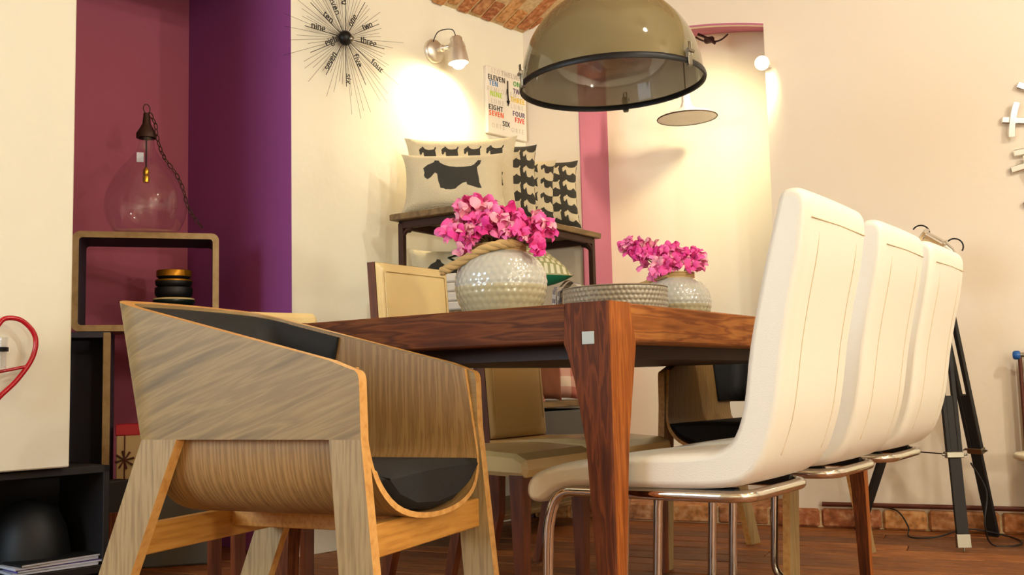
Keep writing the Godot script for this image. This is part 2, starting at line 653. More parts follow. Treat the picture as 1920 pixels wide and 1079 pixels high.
func prism(s: SurfaceTool, poly: Array, z0: float, z1: float, xf := Transform3D(), smooth := false, bevel := 0.0, only := 0) -> void:
	# polygon in x, y (counter-clockwise) pushed out from z0 to z1
	var p2 := PackedVector2Array()
	for p in poly:
		p2.append(p)
	if Geometry2D.is_polygon_clockwise(p2):
		p2.reverse()
	var n := p2.size()
	var inset := []
	for i in n:
		var d0 := (p2[i] - p2[(i - 1 + n) % n]).normalized()
		var d1 := (p2[(i + 1) % n] - p2[i]).normalized()
		var nn := Vector2(-d0.y, d0.x) + Vector2(-d1.y, d1.x)
		nn = nn.normalized() / maxf(0.5, nn.length() * 0.5)
		inset.append(nn)
	var levels := [[z0, bevel], [z0 + bevel, 0.0], [z1 - bevel, 0.0], [z1, bevel]] if bevel > 0.0 else [[z0, 0.0], [z1, 0.0]]
	var rings := []
	for l in levels:
		var ring := []
		for i in n:
			var q: Vector2 = p2[i] + inset[i] * l[1]
			ring.append(xf * Vector3(q.x, q.y, l[0]))
		rings.append(ring)
	if only != 1:      # 1: the two flat faces alone, 2: the rim alone
		loft(s, rings, smooth, false)
	if only == 2:
		return
	s.set_smooth_group(-1)
	var ix := Geometry2D.triangulate_polygon(p2)
	for k in range(0, ix.size(), 3):
		for e in [0, 1]:
			var r: Array = rings[-1] if e else rings[0]
			var A: Vector3 = r[ix[k]]
			var B: Vector3 = r[ix[k + 1]]
			var C: Vector3 = r[ix[k + 2]]
			var ccw := (p2[ix[k + 1]] - p2[ix[k]]).cross(p2[ix[k + 2]] - p2[ix[k]]) > 0
			if ccw == (e == 1):
				tri(s, A, B, C, p2[ix[k]], p2[ix[k + 1]], p2[ix[k + 2]])
			else:
				tri(s, A, C, B, p2[ix[k]], p2[ix[k + 2]], p2[ix[k + 1]])


func grid(s: SurfaceTool, f: Callable, nu: int, nv: int, flip := false, uv_f = null) -> void:
	# surface f(u, v), u and v in 0..1; outside where u x v points
	s.set_smooth_group(0)
	var p := []
	for j in nv + 1:
		var row := []
		for i in nu + 1:
			row.append(f.call(float(i) / nu, float(j) / nv))
		p.append(row)
	for j in nv:
		for i in nu:
			var u := [Vector2(float(i) / nu, 1.0 - float(j) / nv), Vector2(float(i + 1) / nu, 1.0 - float(j) / nv), Vector2(float(i + 1) / nu, 1.0 - float(j + 1) / nv), Vector2(float(i) / nu, 1.0 - float(j + 1) / nv)]
			if uv_f:
				for k in 4:
					u[k] = uv_f.call(u[k].x, 1.0 - u[k].y)
			if flip:
				quad(s, p[j + 1][i], p[j + 1][i + 1], p[j][i + 1], p[j][i], u[3], u[2], u[1], u[0])
			else:
				quad(s, p[j][i], p[j][i + 1], p[j + 1][i + 1], p[j + 1][i], u[0], u[1], u[2], u[3])


func pillow_shape(w: float, h: float, t: float, nu := 22, nv := 18, sag := 0.0) -> Array:
	# [front, back] SurfaceTools; bottom edge on y = 0, front towards +z
	var out := []
	for side in [1.0, -1.0]:
		var s := begin()
		var f := func(u: float, v: float) -> Vector3:
			var pu := 1.0 - pow(absf(u * 2 - 1), 3.0)
			var pv := 1.0 - pow(absf(v * 2 - 1), 3.0)
			var x := (u - 0.5) * w * (1.0 - 0.1 * pv)
			var y := h * 0.5 + (v - 0.5) * h * (1.0 - 0.1 * pu)
			var z := t * 0.5 * pow(maxf(0.0, pu * pv), 0.45) * (1.0 + 0.05 * sin(u * 17 + v * 9) * pu * pv)
			y -= sag * sin(PI * u) * v
			return Vector3(x, y, z * side)
		grid(s, f, nu, nv, side < 0)
		out.append(s)
	return out


func word(called: String, text: String, h: float, m: Material, parent: Node, xf: Transform3D, depth := 0.002, bold := true) -> void:
	var t := TextMesh.new()
	var f := SystemFont.new()
	f.font_names = PackedStringArray(["Droid Sans"])
	f.font_weight = 700 if bold else 400
	t.font = f
	t.text = text
	t.font_size = 32
	t.pixel_size = h / 23.0
	t.depth = depth
	var o := obj(called, t, m, parent)
	o.transform = xf


func wall_xf(off := Vector3.ZERO) -> Transform3D:
	var b := Basis(Vector3.UP, LEFT_A)
	return Transform3D(b, CORNER + b * off)


func back_xf(off := Vector3.ZERO) -> Transform3D:
	var b := Basis(Vector3.UP, BACK_A)
	return Transform3D(b, CORNER + b * off)


# ------------------------------------------------------------------ the room
func make_room() -> void:
	var X := wall_xf()
	# left wall (local x runs along it towards the corner, z out of it)
	var s := begin()
	box(s, Vector3(-1.3515, 0, -0.16), Vector3(0.12, 3.4, 0.0), 0.0)
	box(s, Vector3(-3.3, 0.393, -0.12), Vector3(-2.185, 3.4, 0.0), 0.004)
	box(s, Vector3(-6.6, 0, -0.16), Vector3(-3.3, 3.4, 0.0), 0.0)
	box(s, Vector3(-2.19, 2.75, -0.16), Vector3(-1.35, 3.4, -0.002), 0.0)
	struct("wall_left", s, M.wall_cream, X)
	s = begin()
	box(s, Vector3(-1.353, 0, -0.76), Vector3(-1.2, 3.0, -0.0015))
	struct("wall_alcove_side", s, M.paint_violet, X)
	s = begin()
	box(s, Vector3(-3.4, 0, -0.88), Vector3(-1.2, 3.0, -0.748))
	box(s, Vector3(-3.42, 0, -0.8), Vector3(-3.3, 3.0, -0.1))
	struct("wall_alcove_back", s, M.paint_magenta, X)
	s = begin()
	box(s, Vector3(-3.4, 2.7, -0.85), Vector3(-1.2, 2.85, -0.1))
	struct("ceiling_alcove", s, M.paint_violet, X)
	# back wall with its arched niche (local x runs from the corner)
	X = back_xf()
	var n0 := 0.281
	var n1 := 1.151
	var arch := func(x: float) -> float: return 2.205 - 0.26 * (x - 0.716) * (x - 0.716)
	s = begin()
	for part in 2:
		var up := 0.0 if part == 0 else 0.092
		var poly := [Vector2(-0.35, 0), Vector2(n0, 0)]
		for i in 13:
			var x := lerpf(n0, n1, i / 12.0)
			poly.append(Vector2(x, arch.call(x) + up))
		poly.append_array([Vector2(n1, 0), Vector2(6.2, 0), Vector2(6.2, 3.4), Vector2(-0.35, 3.4)])
		prism(s, poly, -0.39 if part else -0.03, -0.03 if part else 0.0)
	struct("wall_back", s, M.wall_blush, X)
	s = begin()
	box(s, Vector3(0.1, 0, -0.5), Vector3(1.4, 2.5, -0.388))
	struct("wall_niche", s, M.wall_niche, X)
	s = begin()   # the painted reveal and the soffit that climbs towards the back
	box(s, Vector3(n0 - 0.004, 0, -0.389), Vector3(n0 + 0.0015, arch.call(n0) + 0.05, 0.001))
	for i in 16:
		var xa := lerpf(n0, n1, i / 16.0)
		var xb := lerpf(n0, n1, (i + 1) / 16.0)
		var ya: float = arch.call(xa)
		var yb: float = arch.call(xb)
		loft(s, [[Vector3(xa, ya + 0.086, -0.389), Vector3(xa, ya - 0.002, 0.001), Vector3(xa, ya + 0.006, 0.001), Vector3(xa, ya + 0.1, -0.389)], [Vector3(xb, yb + 0.086, -0.389), Vector3(xb, yb - 0.002, 0.001), Vector3(xb, yb + 0.006, 0.001), Vector3(xb, yb + 0.1, -0.389)]])
	struct("trim_niche", s, M.paint_pink, X)
	# the walls behind and beside the viewer
	s = begin()
	box(s, Vector3(4.3, 0, -3.2), Vector3(4.45, 3.4, 5.0))
	struct("wall_right", s, M.wall_cream)
	s = begin()
	box(s, Vector3(-2.8, 0, 4.6), Vector3(-2.0, 3.4, 4.8))
	box(s, Vector3(-0.4, 0, 4.6), Vector3(4.45, 3.4, 4.8))
	box(s, Vector3(-2.0, 0, 4.6), Vector3(-0.4, 0.85, 4.8))
	box(s, Vector3(-2.0, 2.25, 4.6), Vector3(-0.4, 3.4, 4.8))
	struct("wall_front", s, M.wall_cream)
	s = begin()
	box(s, Vector3(-2.0, 0.85, 4.66), Vector3(-1.95, 2.25, 4.72))
	box(s, Vector3(-0.45, 0.85, 4.66), Vector3(-0.4, 2.25, 4.72))
	box(s, Vector3(-2.0, 0.85, 4.66), Vector3(-0.4, 0.9, 4.72))
	box(s, Vector3(-2.0, 2.2, 4.66), Vector3(-0.4, 2.25, 4.72))
	box(s, Vector3(-1.23, 0.85, 4.66), Vector3(-1.17, 2.25, 4.72))
	var w := struct("window_1", s, M.white_enamel)
	s = begin()
	box(s, Vector3(-1.96, 0.88, 4.685), Vector3(-0.44, 2.22, 4.691))
	obj("pane", s, M.clear_glass, w)


func make_floor() -> void:
	var s := begin()
	box(s, Vector3(-3.4, -0.12, -3.0), Vector3(4.5, -0.014, 4.9))
	var fl := struct("floor", s, M.floor_gap)
	# boards run along the back wall; one shared mesh per width and length
	var b := Basis(Vector3.UP, BACK_A)
	var z := 0.0
	var row := 0
	while z < 5.6:
		var wd: float = [0.125, 0.14, 0.115, 0.132][row % 4]
		var x := -1.6 - 0.45 * float((row * 7) % 5)
		while x < 5.2:
			var ln: float = [1.5, 2.1, 1.75, 2.4][(row + int(x * 3) + 8) % 4]
			s = begin()
			var y := rng.randf_range(-0.003, 0.0)
			box(s, Vector3(x + 0.0015, -0.02, z + 0.0025), Vector3(x + ln - 0.0015, y, z + wd - 0.0025), 0.004)
			var p := obj("plank", s, M["plank_%d" % rng.randi_range(0, 4)], fl)
			p.transform = Transform3D(b, Vector3(CORNER.x, 0, CORNER.z) + b * Vector3(0, 0, -0.39))
			x += ln
		z += wd
		row += 1


func make_vault() -> void:
	# a shallow brick barrel springing from the left wall
	var R := 6.36
	var uc := 2.9
	var hc := 2.3 - (R - 0.7)
	var X := wall_xf()
	var s := begin()
	var rings := []
	for k in 2:
		var ring := []
		var n := 30
		for i in n + 1:
			var a := lerpf(-0.49, 0.49, float(i) / n)
			ring.append(Vector3(0.9 - k * 8.0, hc + cos(a) * (R + 0.012), uc + sin(a) * (R + 0.012)))
		for i in n + 1:
			var a := lerpf(0.49, -0.49, float(i) / n)
			ring.append(Vector3(0.9 - k * 8.0, hc + cos(a) * (R + 0.2), uc + sin(a) * (R + 0.2)))
		rings.append(ring)
	loft(s, rings, false, false)
	var ce := struct("ceiling", s, M.mortar, X)
	# bricks of the corner in view, long side along the arch
	var shapes := []
	for v in 3:
		var st := begin()
		var l := 0.248 - 0.006 * v
		box(st, Vector3(-0.0325 + 0.001 * v, 0.0, -l / 2), Vector3(0.0325 - 0.001 * v, 0.05, l / 2), 0.006)
		st.generate_normals()
		shapes.append(st.commit())
	for c in 26:
		for k in 8:
			var u := 0.13 + k * 0.262 + (0.131 if c % 2 else 0.0) - (0.131 if c % 2 else 0.0) * float(k == 0)
			var a := asin((u - uc) / R)
			var half := c % 2 == 1 and k == 0
			var o := obj("brick", shapes[rng.randi_range(0, 2)], M["brick_%d" % rng.randi_range(0, 4)], ce)
			var bb := Basis(Vector3.RIGHT, a)
			if half:
				bb = bb.scaled_local(Vector3(1, 1, 0.47))
				u = 0.06
				a = asin((u - uc) / R)
				bb = Basis(Vector3.RIGHT, a).scaled_local(Vector3(1, 1, 0.47))
			var jut := rng.randf_range(-0.004, 0.008)
			o.transform = Transform3D(bb, Vector3(0.12 - c * 0.0775, hc + cos(a) * (R - jut), uc + sin(a) * (R - jut)))


func make_plinth() -> void:
	# rough brick footing under the plaster of the back wall
	var h := holder("baseboard_back")
	h.transform = back_xf()
	var x := -0.02
	var i := 0
	while x < 3.4:
		var l: float = [0.21, 0.24, 0.17, 0.26, 0.22][i % 5]
		var s := begin()
		var d := rng.randf_range(0.018, 0.03)
		var top := rng.randf_range(0.074, 0.082)
		box(s, Vector3(x + 0.004, 0.001, -0.1), Vector3(x + l - 0.004, top, d), 0.009)
		obj("brick", s, M["brick_%d" % rng.randi_range(0, 4)], h)
		x += l
		i += 1
	var s2 := begin()
	box(s2, Vector3(-0.02, 0.001, -0.1), Vector3(3.4, 0.07, 0.012))
	obj("mortar_bed", s2, M.mortar, h)
	s2 = begin()
	box(s2, Vector3(0.27, 0.002, -0.385), Vector3(1.16, 0.066, -0.1))
	obj("niche_sill", s2, M.brick_3, h)
	# heating pipe above the footing
	s2 = begin()
	tube(s2, [Vector3(1.3, 0.096, 0.022), Vector3(3.4, 0.098, 0.022)], 0.0095, 12)
	struct("trim_pipe", s2, M.copper_pipe, back_xf())


# ------------------------------------------------------------------ dining table
func make_table() -> void:
	var t := thing("dining_table", "heavy reddish brown solid wood dining table with tapering corner legs", "table")
	var s := begin()
	# the thick top, split at the corners where the legs come through
	box(s, Vector3(-0.356, 0.695, 0.05), Vector3(0.356, 0.7695, 0.7985), 0.003)
	box(s, Vector3(-0.356, 0.695, -0.7985), Vector3(0.356, 0.7695, 0.05), 0.003)
	obj("end_top", s, M.sheesham, t)
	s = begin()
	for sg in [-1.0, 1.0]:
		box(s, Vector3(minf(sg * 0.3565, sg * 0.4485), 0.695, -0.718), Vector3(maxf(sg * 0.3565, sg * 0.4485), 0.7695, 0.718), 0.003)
	obj("side_top", s, M.sheesham_lit_top, t)
	s = begin()
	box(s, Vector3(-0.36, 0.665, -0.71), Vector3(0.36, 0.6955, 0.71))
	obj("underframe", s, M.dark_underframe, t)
	for sx in [-1.0, 1.0]:
		for sz in [-1.0, 1.0]:
			s = begin()
			var rings := []
			# height, width in x, width in z
			for q in [[0.0, 0.032, 0.028], [0.265, 0.041, 0.036], [0.5, 0.056, 0.062], [0.62, 0.077, 0.087], [0.672, 0.091, 0.099], [0.693, 0.099, 0.102], [0.73, 0.097, 0.093], [0.7702, 0.0935, 0.081]]:
				var ox: float = sx * 0.45
				var oz: float = sz * 0.8
				var ix: float = sx * (0.45 - q[1])
				var iz: float = sz * (0.8 - q[2])
				var ring := [Vector3(ox - sx * 0.003, q[0], oz), Vector3(ix, q[0], oz), Vector3(ix, q[0], iz), Vector3(ox, q[0], iz), Vector3(ox, q[0], oz - sz * 0.003)]
				if sx * sz < 0:
					ring.reverse()
				ring.reverse()
				rings.append(ring)
			loft(s, rings)
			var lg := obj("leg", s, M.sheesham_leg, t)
			# thin strip over the long side: the brighter light there put into its colour
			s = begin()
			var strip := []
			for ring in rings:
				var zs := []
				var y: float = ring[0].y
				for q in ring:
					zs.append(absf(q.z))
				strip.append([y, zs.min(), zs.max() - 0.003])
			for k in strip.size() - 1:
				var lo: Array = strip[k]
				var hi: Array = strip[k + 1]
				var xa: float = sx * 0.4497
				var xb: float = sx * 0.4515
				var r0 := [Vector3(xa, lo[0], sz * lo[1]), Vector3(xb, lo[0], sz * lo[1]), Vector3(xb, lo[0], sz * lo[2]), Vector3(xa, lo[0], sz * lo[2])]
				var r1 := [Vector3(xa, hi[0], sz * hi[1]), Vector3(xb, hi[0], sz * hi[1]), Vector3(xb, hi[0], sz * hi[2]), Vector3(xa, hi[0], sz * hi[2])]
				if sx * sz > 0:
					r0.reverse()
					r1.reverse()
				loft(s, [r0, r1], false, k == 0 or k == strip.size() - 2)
			obj("lit_side", s, M.sheesham_lit_leg, lg, "orange-brown side of the leg, coloured lighter as if lit")
	var tag := thing("price_tag", "small square pale grey sticker on the table's corner leg", "sticker", Vector3(0.406, 0.702, 0.8015))
	s = begin()
	box(s, Vector3(-0.013, -0.012, -0.001), Vector3(0.013, 0.012, 0.001), 0.0003)
	obj("card", s, M.tag_grey, tag)


# ------------------------------------------------------------------ wooden armchairs
func arm_top(t: float) -> float:
	return 0.651 + (0.238 - t) * 0.26


func make_armchair() -> Node3D:
	var t := thing("wooden_armchair", "oak veneer armchair with sloping wrap-around arms and black seat, its side turned to the viewer", "armchair")
	var W := 0.459
	var th := 0.0235
	# plan path of the wrap-around panel at a given height: front end, side, round the back, side
	var path := func(h: float, off: float, front: float, inset := 0.0) -> Array:
		var lean := (h - 0.538) * 0.215
		var back := -0.258 - lean + off
		var xs := W / 2 - off
		var r := 0.075 - off * 0.8
		var pts := []
		pts.append(Vector2(-xs, front))
		for k in 8:
			pts.append(Vector2(-xs, lerpf(front, back + r, (k + 1) / 8.0)))
		for k in range(1, 9):
			var a := PI / 2 * k / 8.0
			pts.append(Vector2(-xs + r - r * cos(a), back + r - r * sin(a)))
		for k in range(1, 6):
			pts.append(Vector2(lerpf(-xs + r, xs - r, k / 6.0), back - 0.012 * sin(PI * k / 6.0)))
		for k in range(0, 9):
			var a := PI / 2 * k / 8.0
			pts.append(Vector2(xs - r + r * sin(a), back + r - r * cos(a)))
		for k in range(1, 9):
			pts.append(Vector2(xs, lerpf(back + r, front, k / 8.0)))
		return pts
	var nv := 7
	# rows of points of the outer and inner faces
	var outer := []
	var inner := []
	for j in nv + 1:
		var v: float = [0.0, 0.25, 0.5, 0.7, 0.84, 0.92, 0.97, 1.0][j]
		var ro := []
		var ri := []
		for e in 2:
			var low: Array = path.call(0.535, th * e, 0.245)
			var high: Array = path.call(0.79, th * e, 0.238)
			for i in low.size():
				var hi_h := arm_top(high[i].y)
				var lowp := Vector3(low[i].x, 0.535, low[i].y)
				var f := (hi_h - 0.535) / 0.255
				var p2: Vector2 = (low[i] as Vector2).lerp(high[i], clampf(f, 0.0, 1.1))
				var highp := Vector3(p2.x, arm_top(p2.y), p2.y)
				var p := lowp.lerp(highp, v)
				# the upper front corners are rounded off
				if i == 0 or i == low.size() - 1:
					p.z -= [0.0, 0.0, 0.0, 0.0, 0.0, 0.002, 0.007, 0.018][j]
				if e == 0:
					ro.append(p)
				else:
					ri.append(p)
		outer.append(ro)
		inner.append(ri)
	var n: int = outer[0].size()
	var s := begin()
	var s2 := begin()
	s.set_smooth_group(0)
	var tilt := func(p: Vector3, along: float) -> Vector2:
		return Vector2(along * 0.94 - p.y * 0.33, p.y * 0.94 + along * 0.33)
	var along := 0.0
	for i in n - 1:
		var a2: float = along + (outer[0][i + 1] - outer[0][i]).length()
		for j in nv:
			var A: Vector3 = outer[j][i]
			var B: Vector3 = outer[j][i + 1]
			var C: Vector3 = outer[j + 1][i + 1]
			var D: Vector3 = outer[j + 1][i]
			s.set_smooth_group(0)
			quad(s, B, A, D, C, tilt.call(B, a2), tilt.call(A, along), tilt.call(D, along), tilt.call(C, a2))
			s.set_smooth_group(1)
			A = inner[j][i]
			B = inner[j][i + 1]
			C = inner[j + 1][i + 1]
			D = inner[j + 1][i]
			quad(s, A, B, C, D, Vector2(along, A.y), Vector2(a2, B.y), Vector2(a2, C.y), Vector2(along, D.y))
		along = a2
		s2.set_smooth_group(0)
		quad(s2, outer[nv][i + 1], outer[nv][i], inner[nv][i], inner[nv][i + 1])
		s2.set_smooth_group(1)
		quad(s2, outer[0][i], outer[0][i + 1], inner[0][i + 1], inner[0][i])
	s2.set_smooth_group(2)
	for j in nv:
		quad(s2, inner[j][0], inner[j + 1][0], outer[j + 1][0], outer[j][0])
		quad(s2, outer[j][n - 1], outer[j + 1][n - 1], inner[j + 1][n - 1], inner[j][n - 1])
	var arms := obj("arm_panel", s, M.oak_veneer, t)
	obj("edge", s2, M.ply_edge, arms, "bright orange plywood edge")
	# bent plywood seat shell: a U that lines the arms and dips under the seat
	var U := []
	var up := []
	for q in [[-0.2055, 0.6], [-0.2055, 0.52], [-0.201, 0.484], [-0.186, 0.448], [-0.148, 0.414], [-0.085, 0.394], [0.0, 0.387], [0.085, 0.394], [0.148, 0.414], [0.186, 0.448], [0.201, 0.484], [0.2055, 0.52], [0.2055, 0.6]]:
		up.append(Vector3(q[0], q[1], 0))
	up = curve(up.slice(1, up.size() - 1), 3)
	U.append(Vector2(-0.2055, 0.0))
	for q in up:
		U.append(Vector2(q.x, q.y))
	U.append(Vector2(0.2055, 0.0))
	var nt := 10
	var so := begin()
	var se := begin()
	var sb := begin()
	var sect := func(tt: float, off: float) -> Array:
		var pts := []
		for i in U.size():
			var q: Vector2 = U[i]
			var k := 1.0 - off / 0.2055
			var top := arm_top(minf(tt, 0.238)) - 0.003
			var front_shift := 0.0
			if tt > 0.17:
				front_shift = 0.05 * clampf((0.62 - (top if q.y == 0.0 else q.y)) / 0.23, 0.0, 1.0) * clampf((tt - 0.17) / 0.06, 0, 1)
			if q.y == 0.0:
				pts.append(Vector3(q.x * k, top, tt))
			else:
				pts.append(Vector3(q.x * k, q.y + off * (1.0 if absf(q.x) < 0.2 else 0.0), tt + front_shift))
		return pts
	var ts := []
	for i in nt + 1:
		ts.append(lerpf(-0.205, 0.222, float(i) / nt))
	for i in nt:
		var a0: Array = sect.call(ts[i], 0.0)
		var a1: Array = sect.call(ts[i + 1], 0.0)
		var b0: Array = sect.call(ts[i], 0.009)
		var b1: Array = sect.call(ts[i + 1], 0.009)
		var w0 := 0.0
		for j in U.size() - 1:
			var w1: float = w0 + (a0[j + 1] - a0[j]).length()
			so.set_smooth_group(0)
			quad(so, a0[j], a0[j + 1], a1[j + 1], a1[j], Vector2(ts[i], w0), Vector2(ts[i], w1), Vector2(ts[i + 1], w1), Vector2(ts[i + 1], w0))
			so.set_smooth_group(1)
			quad(so, b1[j], b1[j + 1], b0[j + 1], b0[j], Vector2(ts[i + 1], w0), Vector2(ts[i + 1], w1), Vector2(ts[i], w1), Vector2(ts[i], w0))
			w0 = w1
	var f0: Array = sect.call(0.222, 0.0)
	var f1: Array = sect.call(0.222, 0.009)
	var g0: Array = sect.call(-0.205, 0.0)
	var g1: Array = sect.call(-0.205, 0.009)
	for j in U.size() - 1:
		quad(se, f0[j], f0[j + 1], f1[j + 1], f1[j])
		quad(sb, g0[j], g1[j], g1[j + 1], g0[j + 1])
	var shell := obj("seat_shell", so, M.oak_inner, t)
	obj("front_edge", se, M.ply_edge, shell, "thin light plywood edge of the seat shell")
	obj("back_edge", sb, M.ply_edge, shell)
	# black upholstery: the back lining and the seat pad
	var sp := begin()
	var rows := []
	for e in 2:
		for j in 5:
			var v := float(j if e == 0 else 4 - j) / 4.0
			var low: Array = path.call(0.54, 0.026 + 0.016 * (1 - e), -0.11)
			var high: Array = path.call(0.79, 0.026 + 0.016 * (1 - e), -0.06)
			var row := []
			for i in low.size():
				var hh := arm_top(high[i].y) - 0.006
				var f := clampf((hh - 0.54) / 0.25, 0, 1)
				var p2: Vector2 = (low[i] as Vector2).lerp(high[i], f * v)
				row.append(Vector3(p2.x, lerpf(0.54, arm_top(p2.y) - 0.006, v), p2.y))
			rows.append(row)
	rows.append(rows[0])
	sp.set_smooth_group(0)
	for j in rows.size() - 1:
		for i in rows[0].size() - 1:
			quad(sp, rows[j][i], rows[j][i + 1], rows[j + 1][i + 1], rows[j + 1][i])
	for k in [0, rows[0].size() - 1]:
		for j in 4:
			quad(sp, rows[j][k], rows[j + 1][k], rows[8 - j][k], rows[9 - j][k])
	obj("back_pad", sp, M.black_leather, t, "black upholstered lining of the backrest")
	sp = begin()
	var pad := [Vector2(-0.178, 0.46), Vector2(-0.14, 0.428), Vector2(-0.08, 0.407), Vector2(0, 0.4), Vector2(0.08, 0.407), Vector2(0.14, 0.428), Vector2(0.178, 0.46), Vector2(0.187, 0.474), Vector2(0.15, 0.478), Vector2(0.07, 0.481), Vector2(0, 0.482), Vector2(-0.07, 0.481), Vector2(-0.15, 0.478), Vector2(-0.187, 0.474)]
	prism(sp, pad, -0.2, 0.262, Transform3D(), true, 0.012)
	obj("seat_cushion", sp, M.black_leather, t, "black padded seat")
	# legs and rails
	for sx in [-1.0, 1.0]:
		for e in 2:
			var sl := begin()
			var poly := [Vector2(0.184, 0.535), Vector2(0.201, 0.32), Vector2(0.228, 0.0), Vector2(0.298, 0.0), Vector2(0.266, 0.32), Vector2(0.245, 0.535)] if e == 0 else [Vector2(-0.213, 0.535), Vector2(-0.31, 0.295), Vector2(-0.425, 0.0), Vector2(-0.352, 0.0), Vector2(-0.235, 0.297), Vector2(-0.134, 0.535)]
			# polygon in (z, y), pushed along x
			var xf := Transform3D(Basis(Vector3(0, 0, 1), Vector3(0, 1, 0), Vector3(-1, 0, 0)), Vector3(sx * (W / 2 - 0.0115), 0, 0))
			prism(sl, poly, -0.0115, 0.0115, xf, false, 0.0, 1)
			var lg := obj("leg", sl, M.oak_solid, t)
			sl = begin()
			prism(sl, poly, -0.0115, 0.0115, xf, false, 0.0, 2)
			obj("edge", sl, M.ply_edge, lg, "orange plywood edge of the leg")
	var sr := begin()
	box(sr, Vector3(-W / 2 + 0.027, 0.34, 0.222), Vector3(W / 2 - 0.027, 0.395, 0.246), 0.002)
	obj("front_rail", sr, M.oak_rail, t)
	sr = begin()
	box(sr, Vector3(-W / 2 + 0.027, 0.325, -0.262), Vector3(W / 2 - 0.027, 0.38, -0.238), 0.002)
	obj("rear_rail", sr, M.oak_rail, t)
	sr = begin()
	box(sr, Vector3(0.05, 0.345, -0.24), Vector3(0.075, 0.387, 0.222), 0.002)
	obj("stretcher", sr, M.oak_rail, t)
	return t


func make_armchairs() -> void:
	var a := make_armchair()
	a.position = Vector3(-0.048, 0, 1.064)
	a.rotation.y = deg_to_rad(101.16)
	dup(a, "wooden_armchair", Vector3(0.075, 0, -0.85), deg_to_rad(-4.0), "oak veneer armchair with black seat standing at the table's end by the back wall", "")


# ------------------------------------------------------------------ white cantilever chairs
func make_white_chairs() -> void:
	var where := [0.535, 0.045, -0.415]
	var words_for := ["tall white leather cantilever chair with the biggest back, beside the price-tagged table leg", "white leather cantilever chair in the middle of the row of three along the table", "white leather cantilever chair standing next to the tripod lamp"]
	var first: Node3D
	for i in 3:
		if i == 0:
			first = make_white_chair()
			first.position = Vector3(0, 0, where[0])
			first.set_meta("label", words_for[0])
		else:
			dup(first, "cantilever_chair", Vector3(0, 0, where[i]), 0.0, words_for[i], "white cantilever chairs along the table")


